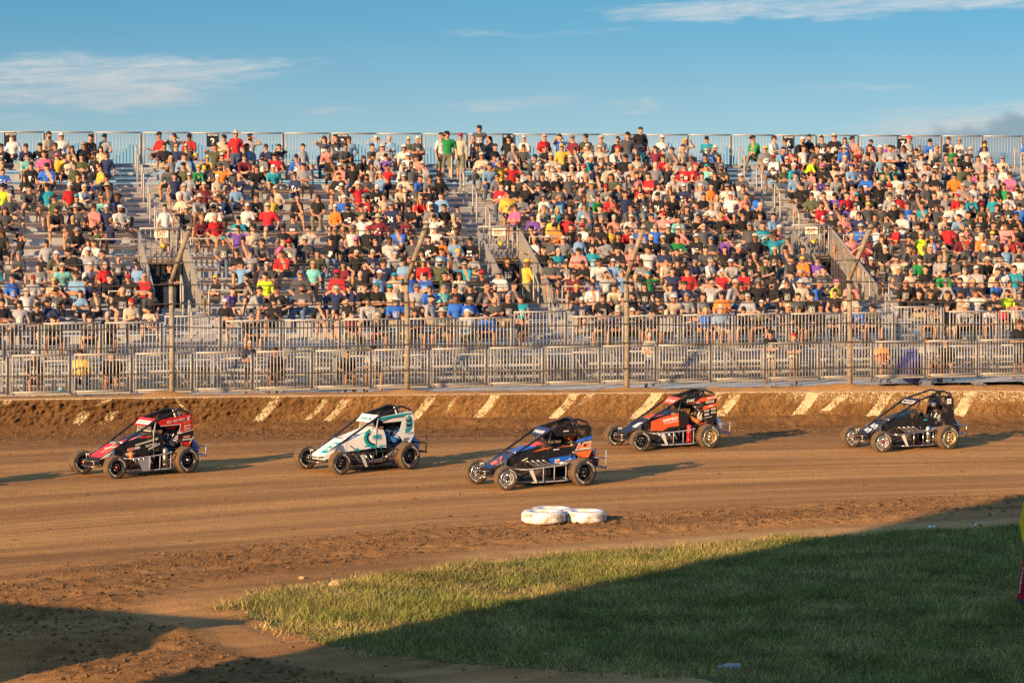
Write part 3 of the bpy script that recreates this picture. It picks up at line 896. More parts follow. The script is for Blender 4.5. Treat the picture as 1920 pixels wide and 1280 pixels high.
# ------------------------------------------------------------------ people: one continuous skin per pose
def sd_cone(P, a, b, ra, rb):
    a = np.array(a, float); b = np.array(b, float)
    ba = b - a
    t = np.clip(((P - a) @ ba) / max(ba @ ba, 1e-9), 0, 1)
    return np.linalg.norm(P - a - t[..., None] * ba, axis=-1) - (ra + (rb - ra) * t)
def sd_ell(P, c, r):
    q = (P - np.array(c)) / np.array(r)
    k = np.linalg.norm(q, axis=-1)
    return (k - 1) * min(r)
def sdf_mesh(prims, h, k=0.035):
    lo = np.array([1e9] * 3); hi = -lo
    for p in prims:
        if p[0] == 'c':
            for q, r in ((p[1], p[3]), (p[2], p[4])): lo = np.minimum(lo, np.array(q) - r); hi = np.maximum(hi, np.array(q) + r)
        else: lo = np.minimum(lo, np.array(p[1]) - np.array(p[2])); hi = np.maximum(hi, np.array(p[1]) + np.array(p[2]))
    lo -= 2.2 * h; hi += 2.2 * h
    n = np.ceil((hi - lo) / h).astype(int)
    ax = [lo[i] + h * np.arange(n[i]) for i in range(3)]
    P = np.stack(np.meshgrid(*ax, indexing='ij'), -1)
    ev = lambda Q, p: sd_cone(Q, *p[1:5]) if p[0] == 'c' else sd_ell(Q, p[1], p[2])
    acc = np.zeros(P.shape[:-1])
    for p in prims: acc += np.exp(-np.clip(ev(P, p), -0.5, 0.5) / k * 2.2)
    f = -np.log(acc) * k / 2.2
    ins = f < 0
    # surface nets
    crn = [(i, j, l) for i in (0, 1) for j in (0, 1) for l in (0, 1)]
    sh = tuple(d - 1 for d in f.shape)
    sl = lambda c: tuple(slice(c[d], c[d] + sh[d]) for d in range(3))
    s = sum(ins[sl(c)].astype(int) for c in crn)
    act = (s > 0) & (s < 8)
    pos = np.zeros(sh + (3,)); cnt = np.zeros(sh)
    for a in range(8):
        for b in range(a + 1, 8):
            ca, cb = np.array(crn[a]), np.array(crn[b])
            if np.abs(ca - cb).sum() != 1: continue
            fa, fb = f[sl(ca)], f[sl(cb)]
            x = (fa < 0) != (fb < 0)
            t = np.where(x, fa / np.where(x, fa - fb, 1), 0)
            pos += np.where(x[..., None], ca + t[..., None] * (cb - ca), 0); cnt += x
    vid = -np.ones(sh, int); vid[act] = np.arange(act.sum())
    ijk = np.argwhere(act)
    V = lo + h * (ijk + pos[act] / cnt[act][:, None])
    F = []
    for d in range(3):
        e = [0, 0, 0]; e[d] = 1
        A = ins[tuple(slice(0, f.shape[i] - e[i]) for i in range(3))]; B = ins[tuple(slice(e[i], f.shape[i]) for i in range(3))]
        for sgn in (0, 1):
            c = np.argwhere((A != B) & (A == bool(sgn)))
            o1, o2 = [(1, 2), (2, 0), (0, 1)][d]
            c = c[(c[:, o1] > 0) & (c[:, o2] > 0)]
            c = c[(c[:, 0] < sh[0]) & (c[:, 1] < sh[1]) & (c[:, 2] < sh[2])]
            d1 = np.zeros(3, int); d1[o1] = 1; d2 = np.zeros(3, int); d2[o2] = 1
            q = [vid[tuple((c - x).T)] for x in (0 * d1, d1, d1 + d2, d2)]
            q = np.stack(q, -1)
            if sgn == 0: q = q[:, ::-1]
            F.append(q)
    F = np.concatenate(F); F = F[(F >= 0).all(1)]
    C = V[F].mean(1)
    D = np.stack([ev(C, p) for p in prims], -1)
    Z = np.array([p[-1] for p in prims])[D.argmin(1)]
    return V, F, Z

SKIN, SHIRT, PANTS, SHOE = 0, 1, 2, 3
def body(pose, long=False, sex=0):
    """primitives of a figure; local frame: seat (or ground) at z 0, facing -y"""
    pr = []; c = lambda a, b, ra, rb, z: pr.append(('c', a, b, ra, rb, z))
    V3 = lambda *a: np.array(a, float)
    st = pose.get('stand', False)
    lean = pose.get('lean', 0.0)
    hip = V3(0, 0, 0.90) if st else V3(0, 0.0, 0.11)
    chest = hip + V3(0, -lean * 0.55, 0.33 - lean * 0.08)
    neck = hip + V3(0, 0.01 - lean, 0.50 - lean * 0.22)
    head = neck + V3(0, -0.035 - lean * 0.12, 0.155)
    sw = 0.175 if sex == 0 else 0.15
    c(hip + V3(-0.07, 0.0, 0.0), hip + V3(0.07, 0.0, 0.0), 0.118, 0.118, PANTS)
    c(hip + V3(0, -0.01, 0.10), chest, 0.135, 0.135, SHIRT)
    c(chest + V3(-0.06, 0, 0.02), chest + V3(0.06, 0, 0.02), 0.118, 0.118, SHIRT)
    c(neck + V3(-sw + 0.03, 0.0, -0.055), neck + V3(sw - 0.03, 0.0, -0.055), 0.066, 0.066, SHIRT)
    c(neck + V3(0, 0, -0.03), head + V3(0, 0.01, -0.05), 0.055, 0.052, SKIN)
    pr.append(('e', head + V3(0, 0.008, 0.02), (0.078, 0.096, 0.100), SKIN))
    pr.append(('e', head + V3(0, -0.022, -0.045), (0.056, 0.066, 0.068), SKIN))
    c(head + V3(0, -0.088, 0.0), head + V3(0, -0.102, -0.022), 0.013, 0.017, SKIN)
    for s in (-1, 1):
        pr.append(('e', head + V3(s * 0.08, 0.012, -0.005), (0.014, 0.024, 0.032), SKIN))
        sh = neck + V3(s * sw, 0.0, -0.075)
        el, ha = pose['arms'][0 if s > 0 else 1]
        el = V3(*el) + (0 if not st else hip - V3(0, 0, 0.11)); ha = V3(*ha) + (0 if not st else hip - V3(0, 0, 0.11))
        mid = sh + (el - sh) * (0.72 if sex == 0 else 0.45)
        if pose.get('tank'): mid = sh + (el - sh) * 0.05
        slv = pose.get('longsleeve')
        c(sh, mid, 0.060, 0.058, SHIRT)
        c(mid, el, 0.046, 0.042, SHIRT if slv else SKIN)
        wr = el + (ha - el) * 0.92
        c(el, wr, 0.042, 0.032, SHIRT if slv else SKIN)
        dr = (ha - el) / max(np.linalg.norm(ha - el), 1e-6)
        c(ha, ha + dr * 0.07, 0.036, 0.030, SKIN)
        kn, an = pose['legs'][0 if s > 0 else 1]
        kn, an = V3(*kn), V3(*an)
        hp = hip + V3(s * 0.085, 0, -0.005)
        c(hp, hp + (kn - hp) * 0.9, 0.092, 0.072, PANTS)
        c(hp + (kn - hp) * 0.9, kn, 0.068, 0.060, PANTS if long else SKIN)
        if long: c(kn, an, 0.066, 0.058, PANTS)
        else: c(kn, kn + (an - kn) * 0.45, 0.056, 0.055, SKIN); c(kn + (an - kn) * 0.45, an, 0.052, 0.038, SKIN)
        c(an + V3(0, 0.03, -0.045), an + V3(s * 0.02, -0.15, -0.06), 0.045, 0.040, SHOE)
    return pr, head
LEGS = [((0.13, -0.44, 0.08), (0.13, -0.40, -0.33)), ((-0.13, -0.44, 0.08), (-0.13, -0.40, -0.33))]
LEGW = [((0.24, -0.40, 0.09), (0.20, -0.42, -0.33)), ((-0.22, -0.41, 0.09), (-0.20, -0.36, -0.33))]
LEGF = [((0.10, -0.45, 0.10), (0.12, -0.62, -0.28)), ((-0.14, -0.43, 0.08), (-0.16, -0.34, -0.33))]
SLEG = [((0.11, -0.01, 0.48), (0.12, 0.02, 0.09)), ((-0.11, 0.0, 0.48), (-0.13, 0.03, 0.09))]
WLEG = [((0.11, -0.20, 0.62), (0.11, -0.14, 0.24)), ((-0.11, 0.03, 0.48), (-0.12, 0.10, 0.09))]
POSES = [
    dict(arms=[((0.25, -0.02, 0.27), (0.07, -0.26, 0.17)), ((-0.25, -0.02, 0.27), (-0.06, -0.27, 0.18))], legs=LEGS),
    dict(arms=[((0.17, -0.38, 0.20), (0.03, -0.52, 0.22)), ((-0.17, -0.38, 0.20), (-0.02, -0.53, 0.20))], legs=LEGW, lean=0.26),
    dict(arms=[((0.25, -0.10, 0.29), (-0.10, -0.20, 0.33)), ((-0.25, -0.10, 0.27), (0.09, -0.21, 0.28))], legs=LEGS),
    dict(arms=[((0.21, -0.12, 0.27), (0.04, -0.33, 0.36)), ((-0.22, -0.10, 0.26), (-0.04, -0.32, 0.34))], legs=LEGW, lean=0.05),
    dict(arms=[((0.17, -0.28, 0.22), (0.04, -0.20, 0.50)), ((-0.24, -0.10, 0.24), (0.05, -0.28, 0.20))], legs=LEGF, lean=0.14),
    dict(arms=[((0.29, 0.06, 0.28), (0.27, -0.08, 0.09)), ((-0.27, -0.06, 0.27), (-0.14, -0.34, 0.18))], legs=LEGF),
    dict(arms=[((0.33, -0.12, 0.52), (0.10, -0.19, 0.76)), ((-0.25, -0.03, 0.26), (-0.08, -0.26, 0.17))], legs=LEGS),
    dict(arms=[((0.26, 0.0, 0.27), (0.20, -0.24, 0.19)), ((-0.26, 0.0, 0.27), (-0.20, -0.24, 0.19))], legs=LEGW, tank=True),
    # standing: arms hang, arms crossed, hand on hip, hands on a rail, climbing
    dict(stand=True, arms=[((0.26, 0.03, 0.28), (0.27, -0.06, 0.03)), ((-0.26, 0.03, 0.28), (-0.27, -0.06, 0.03))], legs=SLEG),
    dict(stand=True, arms=[((0.25, -0.10, 0.29), (-0.10, -0.20, 0.33)), ((-0.25, -0.10, 0.27), (0.09, -0.21, 0.28))], legs=SLEG),
    dict(stand=True, arms=[((0.34, 0.05, 0.30), (0.17, -0.05, 0.12)), ((-0.26, 0.03, 0.28), (-0.27, -0.06, 0.03))], legs=SLEG, tank=True),
    dict(stand=True, lean=0.12, arms=[((0.24, -0.22, 0.25), (0.10, -0.45, 0.24)), ((-0.24, -0.22, 0.25), (-0.08, -0.46, 0.24))], legs=SLEG),
    dict(stand=True, lean=0.10, arms=[((0.27, 0.02, 0.27), (0.26, -0.15, 0.05)), ((-0.27, 0.08, 0.30), (-0.30, 0.02, 0.06))], legs=WLEG),
    # more seated ones: leaning to a neighbour, holding a cup, hands behind the head, twisted
    dict(arms=[((0.30, 0.02, 0.26), (0.22, -0.22, 0.17)), ((-0.20, -0.22, 0.20), (-0.10, -0.42, 0.22))], legs=LEGF, lean=0.18),
    dict(arms=[((0.24, -0.08, 0.28), (0.10, -0.30, 0.42)), ((-0.25, 0.0, 0.26), (-0.16, -0.28, 0.17))], legs=LEGW, lean=-0.05),
    dict(arms=[((0.36, -0.02, 0.62), (0.10, 0.10, 0.78)), ((-0.36, -0.02, 0.62), (-0.10, 0.10, 0.78))], legs=LEGS, lean=-0.06),
    dict(arms=[((0.25, -0.10, 0.30), (-0.02, -0.30, 0.22)), ((-0.22, -0.18, 0.28), (-0.24, -0.42, 0.34))], legs=[((0.30, -0.32, 0.09), (0.34, -0.36, -0.33)), ((0.02, -0.46, 0.12), (0.30, -0.55, 0.05))], lean=0.04),
]
NSEAT = 8
BODY = {}
def get_body(pi, lng, sex, lod):
    key = (pi, lng, sex, lod)
    if key not in BODY:
        pr, head = body(POSES[pi], lng, sex)
        V, F, Z = sdf_mesh(pr, 0.030 if lod == 0 else 0.056, 0.03 if lod == 0 else 0.03)
        BODY[key] = (V, F, Z, head)
    return BODY[key]

# headgear, hair and glasses (local to the head centre)
def grid_shell(fn, nu, nv):
    V = [fn(i / nu, j / nv) for i in range(nu + 1) for j in range(nv + 1)]
    F = [(i * (nv + 1) + j, (i + 1) * (nv + 1) + j, (i + 1) * (nv + 1) + j + 1, i * (nv + 1) + j + 1) for i in range(nu) for j in range(nv)]
    return V, F
def dome(rx, ry, rz, z0, nu=12, nv=4, c=(0, 0.008, 0)):
    return grid_shell(lambda a, b: (c[0] + rx * math.cos(2 * math.pi * a) * math.cos(b * math.pi / 2), c[1] + ry * math.sin(2 * math.pi * a) * math.cos(b * math.pi / 2), z0 + rz * math.sin(b * math.pi / 2)), nu, nv)
HG = {}
def hg(kind):
    if kind in HG: return HG[kind]
    mb = MB()
    if kind == 'cap':
        V, F = dome(0.090, 0.108, 0.088, 0.045); mb.add(V, F, 0, True)
        for dzz, fl in ((0.0, 1), (-0.010, -1)):
            V = [(0.0, -0.07, 0.048 + dzz)] + [(0.082 * math.sin(t), -0.075 - 0.115 * math.cos(t) ** 0.8, 0.050 + dzz - 0.02 * math.cos(t)) for t in np.linspace(-1.45, 1.45, 9)]
            mb.add(V, [(0, i, i + 1) for i in range(1, 9)], 0)
    elif kind == 'hat':
        V, F = dome(0.090, 0.105, 0.105, 0.04); mb.add(V, F, 0, True)
        mb.lathe([(0.088, 0.052), (0.15, 0.042), (0.195, 0.030), (0.198, 0.024), (0.15, 0.032), (0.088, 0.040)], 'z', 14)
    elif kind == 'short':
        V, F = dome(0.086, 0.105, 0.098, 0.030); mb.add(V, F, 0, True)
        V, F = grid_shell(lambda a, b: (0.086 * math.cos(math.pi * a) * (1 - 0.15 * b), 0.008 + 0.104 * math.sin(math.pi * a) * (1 - 0.12 * b), 0.034 - 0.085 * b), 8, 2); mb.add(V, F, 0, True)
    elif kind == 'long':
        V, F = dome(0.090, 0.108, 0.100, 0.028); mb.add(V, F, 0, True)
        V, F = grid_shell(lambda a, b: ((0.092 + 0.03 * b) * math.cos(math.pi * (a * 1.2 - 0.1)), 0.01 + (0.106 - 0.02 * b) * math.sin(math.pi * (a * 1.2 - 0.1)), 0.034 - 0.27 * b), 10, 4); mb.add(V, F, 0, True)
    elif kind == 'glasses':
        V, F = grid_shell(lambda a, b: (0.082 * math.sin((a - 0.5) * 2.6), 0.0 - 0.100 * math.cos((a - 0.5) * 2.6), 0.016 - 0.026 * b + 0.003 * math.cos(a * 12.6)), 8, 1); mb.add(V, F, 0, True)
    elif kind == 'beard':
        V, F = grid_shell(lambda a, b: (0.066 * math.sin((a - 0.5) * 3.0) * (1 - 0.3 * b), -0.02 - 0.078 * math.cos((a - 0.5) * 3.0) * (1 - 0.25 * b), -0.045 - 0.085 * b), 8, 3); mb.add(V, F, 0, True)
    HG[kind] = mb
    return mb

PAL = dict(K=(0.018, 0.018, 0.020), D=(0.070, 0.070, 0.075), G=(0.17, 0.17, 0.175), L=(0.29, 0.29, 0.30), W=(0.54, 0.52, 0.49), R=(0.44, 0.022, 0.028), M=(0.16, 0.022, 0.035), O=(0.75, 0.20, 0.03), Y=(0.60, 0.40, 0.06),
           N=(0.58, 0.75, 0.03), E=(0.46, 0.385, 0.28), B=(0.03, 0.13, 0.48), V=(0.022, 0.032, 0.085), S=(0.17, 0.30, 0.46), T=(0.02, 0.24, 0.31), C=(0.17, 0.46, 0.42), F=(0.02, 0.22, 0.06), H=(0.075, 0.085, 0.045), P=(0.58, 0.12, 0.26), I=(0.66, 0.22, 0.20), U=(0.14, 0.06, 0.30))
PNAME = dict(K='black', D='charcoal', G='grey', L='light grey', W='white', R='red', M='maroon', O='orange', Y='yellow', N='neon yellow', E='cream', B='blue', V='navy', S='pale blue', T='teal', C='mint', F='green', H='olive', P='pink', I='salmon', U='purple')
HATC = dict(k=('cap', 'K'), g=('cap', 'G'), w=('cap', 'W'), r=('cap', 'R'), b=('cap', 'V'), t=('cap', 'E'), o=('cap', 'Y'), c=('cap', 'T'), p=('cap', 'P'), s=('hat', 'E'))
HNAME = dict(k='black cap', g='grey cap', w='white cap', r='red cap', b='navy cap', t='tan cap', o='yellow cap', c='teal cap', p='pink cap', s='straw hat', n='dark hair', h='grey hair', l='long dark hair', j='long blonde hair', x='bald head')
HAIRC = dict(n=(0.035, 0.022, 0.014), h=(0.36, 0.33, 0.29), l=(0.045, 0.025, 0.014), j=(0.45, 0.30, 0.12))
SKINS = [(0.50, 0.265, 0.165), (0.46, 0.225, 0.13), (0.53, 0.29, 0.19), (0.40, 0.185, 0.105), (0.48, 0.235, 0.15), (0.18, 0.088, 0.05)]
SHORTS = [(0.03, 0.03, 0.035), (0.09, 0.09, 0.095), (0.30, 0.24, 0.16), (0.40, 0.34, 0.25), (0.06, 0.065, 0.09), (0.16, 0.15, 0.10), (0.045, 0.06, 0.11)]
JEANS = [(0.055, 0.085, 0.15), (0.10, 0.15, 0.24), (0.02, 0.022, 0.03), (0.20, 0.17, 0.12)]

def cloth(name, c, print_=None):
    m = bpy.data.materials.new(name); m.use_nodes = True
    q = G(m.node_tree); p = m.node_tree.nodes['Principled BSDF']
    ob = q.n('ShaderNodeTexCoord').outputs['Object']
    nz = q.noise(ob, 7.0, 4, 0.6)
    cc = q.mix(q.ramp(nz, 0.3, 0.7), tuple(x * 0.78 for x in c), tuple(min(1, x * 1.12) for x in c))
    if print_:
        s = q.n('ShaderNodeSeparateXYZ', ins={0: ob})
        x, y, z = s.outputs
        zc = q.math('MULTIPLY', q.ramp(z, 0.24, 0.27), q.ramp(z, 0.46, 0.42))
        zs = q.math('MULTIPLY', q.ramp(z, 1.03, 1.06), q.ramp(z, 1.26, 1.22))
        msk = q.math('MULTIPLY', q.math('MAXIMUM', zc, zs), q.ramp(q.math('ABSOLUTE', x), 0.11, 0.085))
        msk = q.math('MULTIPLY', msk, q.ramp(y, -0.03, -0.06))
        pv = q.xyz(q.math('MULTIPLY', x, 1.0), 0.0, q.math('MULTIPLY', z, 1.6))
        pn = q.noise(pv, 26.0, 2, 0.5)
        rnd = q.n('ShaderNodeObjectInfo').outputs['Random']
        msk = q.math('MULTIPLY', msk, q.ramp(pn, 0.47, 0.56))
        cc = q.mix(q.math('MULTIPLY', msk, 0.85), cc, print_)
    q.set(p, 'Base Color', cc)
    p.inputs['Roughness'].default_value = 0.85; p.inputs['Specular IOR Level'].default_value = 0.2
    return m
CM = {}
def cmat(kind, key, c, pr=None):
    k = (kind, key, pr)
    if k not in CM: CM[k] = cloth('%s_%s' % (kind, str(key).lower()), c, pr)
    return CM[k]
M['glass'] = mat('dark_lens', (0.008, 0.008, 0.010), 0.2, 0, 0)
M['shoe'] = mat('shoe', (0.30, 0.29, 0.28), 0.7, 0, 0.3)
M['shoek'] = mat('shoe_dark', (0.03, 0.03, 0.03), 0.7, 0, 0.3)

# people read off the photograph: x y (4x crop units) shirt hat; '!' stands, '@' sits at ground level
CAT = {
(0, 220): "70,180Kk 110,230Wg 205,255Ck 190,175Vn 300,180Kk 330,270Pn 415,190Dn 380,300Yp 440,280Ej 530,200Dl 630,190Kx 670,215Kk 580,265Kn 530,300Hn 560,345Hn 700,310Vn 750,260Kn 765,215El 800,240Er 790,310Hk 885,200Lk 1000,190Kk 1130,190Kn 1285,195Vx 1335,215Dk 1390,195Dt 1230,240Rk 1285,280Gj 1495,265Yo 1395,290So 1610,235Hn 1705,230Rk 1590,330On 1325,310Sn 1330,365Fo 1070,350Dx 1210,340Hk 1250,400Vn 1420,400Lw 1440,345Dk 1630,425Ew 1755,320Dw 1815,290Mn 1850,240Sn 1905,190Lb 1795,425Vx 1765,110Rs! 250,390Kk 355,350Bk 325,460Kj 185,450Kl 20,380Bn 205,510Dn 525,500Rw 590,460Kn 665,440Vn 755,330Yn 795,420Kk 855,400Dn 575,570Kc 620,530Wh 770,600Cx 855,575Dt 410,580Hk 420,650Kk 570,660Ds 700,660In 790,690Vw 890,660Ww 835,730Vx 925,700St 545,770Kj 710,800Hk 665,890Wl 745,890Wn 20,530Nk 1120,420Wk! 1320,570Eh 1400,570Wh 1465,610Ls 1370,660Dt 1610,590Es 1560,590Mt 1715,570Vn 1800,600Sk 1855,690Ww 1635,710Wk 1610,755Rh 1820,790Tk 1680,870Dc 1785,850Uk 1830,880Dk 150,850Kn 20,800Kl 350,920Lk 410,980Hw 525,990Kk 660,980Lw 765,1010Gk 140,1030Dg 290,1090Gn 245,1150Lr 465,1110Ct 415,1160Ej 640,1110Ww 90,1150Bk 830,1150Kk 645,1190Vk 575,1210Sn 1110,1200Rx 965,1190Kr 1270,1080Kn! 1600,1190Ko 1775,1030Kk 1815,1100Sk 1870,1040Lb",
(480, 220): "80,230Vn 180,180Kk 55,270Gb 125,280Rk 350,200Lk 300,310Bb 355,370Lk 555,200Ib 625,330Iw 640,190Dk 660,220Dn 735,220Sn 770,300Kl 875,300Lk 865,190Dn 940,215Sw 970,260Uk 1040,230Sx 1115,180Ww 970,180Lt 1205,130Dw! 1380,130Wk! 1425,120Fk! 1530,100Er! 1670,70Dk! 1140,260Ww 1055,360Wg 1195,340Lt 1070,320Dn 1590,220Dn 1545,270Et 1620,320Sn 1700,320Yg 1690,240Kr 1800,220Kn 1830,290Ml 1910,230Gt 1895,350Rw 985,380Rk 935,440Sh 830,440Dk 905,470Kw 1110,410Et 1150,400Bk 1245,430Gk 1270,390Kk 1310,460Wt 1175,480Dg 1085,500Eg 660,570Bw 595,640Ow 120,570Yk 170,470Et 295,460Vn 90,690Rt 300,610Kk 205,800Kk 770,520Rw 815,590Rg 960,580Ek 1020,580Kl 1205,540Rj 1345,560Kn 1380,600Sn 1260,610Wk 1415,630Kk 1310,680Gn 1450,680Dk 785,650Hk 685,690Kk 800,740Wx 890,690Kk 1670,380Bk 1700,440Gk 1775,420Kk 1865,430Dk 1750,510Rn 1875,520Kl 1825,590Yk 1855,660Pn 1490,740Kh 1335,750Wk 1165,790Mk 1185,850Dk 1075,850Bk 840,830Kr 750,880Kp 890,940Kk 1345,840Ww 170,890Pk 270,880Gr 340,930Ds 435,880Lk 560,900Kk 630,930Kx 1000,900Wn 1045,980Lh 1175,920Dk 1300,940Kn 1385,920Ok 1500,980Go 1430,890Sg 215,1030Rn 325,1060Bj 430,1040Cj 660,1040Ml 755,1020Kt 1390,1010Sn 1245,1030Kl 1580,1110Tt 1715,1170Kr 1830,1160Wg 1670,1220Dx 70,1180Nk 785,1140Kx 925,1130Sw 1415,1140Hk 610,1210Rr 855,1220Kc 1040,1190Ec 1215,1230Bn",
(960, 220): "25,190Kk 85,230Dn 140,210Ww 140,260Dk 240,180Kr 290,215Rx 370,190Yo 415,240Bk 470,185Dk 565,190Et 660,210Es 600,250Wh 720,220Lt 745,190Wr 860,110Dk! 955,100Kn! 855,230Kg 970,230Ct 1020,200Mn 1075,230Ml 1185,200Ww 1180,225Gb 1280,200Eb 1355,220Ej 1440,200Bx 1550,190Tk 1635,220Ew 1740,210Go 1845,200Fk 1790,260Wr 1840,320Kt 290,300Et 320,320Lt 415,280Kt 540,270Tw 645,320En 560,360Vk 715,350Wx 755,320Dh 850,290Kk 905,340Lh 990,320Dn 1125,270Rn 1145,340Kx 1240,290Lg 1290,370Rk 1355,320Rr 1450,310Kn 1520,400Kn 1420,410Gn 245,390Wh 380,390Wr 185,350Ww 110,380Ls 20,370Lt 85,460Dk 185,450Kn 95,530Kk 840,400Gl 880,450In 990,390Gh 965,530Rl 715,470Kn 705,520Gr 505,520Dt 1185,430Wh 1100,530Wn 1170,540Kn 985,590Dk 1100,590Kk 625,560Fn 535,600Cl 365,600Sg 250,600Wg 400,590Dn 1305,570Gl 1430,580Kn 1415,520Lw 1520,430Cc 1490,530Ok 1540,590Ej 1625,470Wg 1640,590Ww 1725,540Ik 1765,590Bg 1605,640Rl 1365,700Kk 1495,630Wg 1240,720Cn 1050,710Dn 880,730Wt 755,730Ih 850,650Dk 1140,760Ir 1440,780Dx 1595,770Hx 1730,750Kk 1770,680Kn 1855,690Gn 1785,810Dg 160,740Ub 305,770Yt 325,850Ok 470,780Rn 505,830Wr 645,800Kk 720,850Yl 840,850Rk 960,830Bk 1075,820Bg 1135,840Kw 595,920Kn 695,920Ll 385,920Gt 510,900Sn 440,850Kk 1240,910Fk 1380,900Kw 1490,910Dg 1605,900Ug 1730,890Kw 1450,950Dn 1105,980Kt 500,1010Ik 660,1030Wn 790,1000Kn 970,1060Gk 1020,990Wk 1140,1010Vk 1150,1100Eb 1230,1020Kk 1365,1060Vb 1535,1030Ek 1670,1020Kl 1485,1100Wg 1785,1020Kk 1600,1080Lw 1875,1080Kt 480,1150Mn 610,1160Bb 690,1130Ln 825,1150Sg 1575,1150Rw 1735,1160Rk 1495,1210Lx 1640,1220Lh 100,1010Yo! 15,1040Kl!",
(1440, 220): "50,190Sk 100,240Wn 85,270Mn 150,240Rk 265,190Wn 375,200Kn 350,230Dk 455,250Kk 570,200Bs 650,220Bl 750,220Ln 905,180Ln! 955,190Ut 935,230Vk 980,310Vn 1130,200Wr 1110,240Dk 1225,230Eg 1370,210Fs 1435,250Kn 1515,190Ds 1625,200Wo 1705,210Vl 1800,230Dn 1820,200Ot 1890,220Ok 1890,280Eg 245,270Ht 210,290Nk 100,340Hn 340,330Kp 545,310Wt 465,320Kn 865,340Fk 620,370Sb 740,350Vk 850,420Dk 735,410Bn 965,420Wn 270,420Tw 325,370Ir 365,440Un 500,440Ln 110,420Gk 35,400Sk 630,490In 735,510Kl 835,530Kt 915,470Gr 980,520Ww 1055,460Lt 1110,550Dg 1190,490Dn 1140,430Gn 1245,400Kn 1180,360Ln 1075,390Kn 1230,330Ln 1310,310Gn 1490,320Kn 1580,310Ln 1435,350Hk 1530,370Pk 1395,420Ok 1500,420Gn 1610,440Ls 1685,390Wk 1445,500Lh 1540,490Wn 1605,460Ej 1695,470Dl 1815,460Pn 1750,510Fn 1870,530Wk 1800,570Wn 1470,570Tg 1250,540Kn 1345,580Rr 1265,600Lg 1605,610Hl 1680,670Rk 1785,620Dg 195,560Hn 245,600Kk 300,550Dn 405,560Rk 365,610Uk 480,620Dg 540,570Wg 270,650Rn 420,690Kw 520,680Un 610,600Kc 655,680Wg 700,590Kk 755,620Do 845,650Dw 895,590Ln 945,640Ks 800,720Dk 1045,640Bn 1165,650Tn 1010,740Wn 1075,740Dl 1165,740Kl 1305,710Ew 1355,780Rk 1415,690Sk 1495,690Hn 1445,750Wk 1540,740Wn 1885,620Bk 695,800Bt 810,790Wn 965,840Rk 885,760Dl 760,770Vn 1125,810Kn 1480,800In 1580,780Dg 1690,800Kn 1780,790In 1850,770Kk 1455,840Vk 1425,900Mt 1520,890Ot 1640,890Do 1785,850Rn 1870,850Mk 50,880Tn 50,980Kj 210,1090Oo 165,1060Dn 245,1130Lh 875,940Kw 1010,920Dk 1230,950Nt 1090,930Dn 1020,1000Dn 1130,980Dt 1345,980Ht 1490,960Dr 1630,930Kk 1615,990Dw 1740,990Sg 1840,950Gn 1130,1070Fk 1310,1090Fn 1475,1090Wg 1570,1090Lw 1660,1100En 1755,1090Wn 1885,1060Wk 1390,1150Lx 1490,1150Dn 975,1150Dt 1050,1160En 1180,1160Kk 450,1170Un 410,1140Dk 1690,1190Bn 1805,1190Ln 110,1150Wk 40,1200Kk 245,1210Ew",
(0, 480): "205,240Ws 415,230Dk 735,210Dk 920,210Kx 1115,230Dk 1185,310Kw 980,335Er 1120,350Ek 810,390Kh 685,420Dn 340,330Vk 220,360Kk 150,330Lk 15,330Kk 1690,350Kw 1835,130Kk 1710,200Un 1880,230Lk 255,650Kw@ 605,660Yn@ 835,650Kn@ 1880,610Kh@",
(480, 480): "190,230Kn 350,220Dn 600,200Vs 690,200Vk 785,230Kn 855,190Ec 1000,200Dk 1050,240Lg 850,330Ln 680,310Kk 1210,220Bn 1280,240Cg 1320,230Bk 1410,260Kk 1500,250Kk 1310,310Lk 1500,320Bn 1590,350Bh 1670,200Dx 1845,220Gn 1830,290Kx 1790,350Dx 145,630Kn@ 685,630Kk@ 875,630Lk@",
(960, 480): "40,300Tk 480,230Ko 610,230Wn 680,290Kn 655,350Dk 800,280Ek 790,240En 900,270Kk 995,240Kn 1090,190Fc 1185,190Ln 1275,200Vn 1305,290Lg 1335,350Wk 1100,320Kk 1430,250Gn 1540,240Ig 1575,290Ok 1565,360Ss 1775,290Lh 1725,350Kk 1860,280Dw 1715,220Kk 1045,590Eh@",
(1440, 480): "35,160Kk 95,260Kk 140,330Kt 220,340Kl 330,270Kk 265,210Bg 400,340Kn 500,220Np 500,320Kn 625,250En 745,320In 850,560On@ 205,580Dr@ 1205,550Ln@ 1330,550Kn@ 1080,270Kk 1305,280Dk 1345,200Lg 1190,250Kn 1120,190Kk 1455,280En 1560,300Wn 1640,310Wn 1715,320Rn 1795,280Nk 30,570Kk@ 1905,560Kn@"}

rows = {i: [] for i in range(-1, NR)}
stands = []; ground_p = []
def place_cat():
    import re
    for (ox, oy), txt in CAT.items():
        for it in txt.split():
            a, b, s, h, fl = re.match(r'(\d+),(\d+)([A-Z])([a-z])([!@]?)', it).groups()
            px, py = ox + int(a) / 4, oy + int(b) / 4 + 3
            if fl == '@':
                ground_p.append(dict(px=px, py=py, s=s, h=h)); continue
            hz = 1.56 if fl == '!' else 1.195
            best = None
            for i in range(NR):
                v = row_v(i) + (0.0 if fl == '!' else 0.22)
                u = u_at(px, v); p = stand(u, v, row_z(i) + hz)
                e = abs(pix(p)[1] - py)
                if best is None or e < best[0]: best = (e, i, u)
            e, i, u = best
            d = dict(u=u, i=i, s=s, h=h)
            if fl == '!': stands.append(d)
            else: rows[i].append(d)
place_cat()
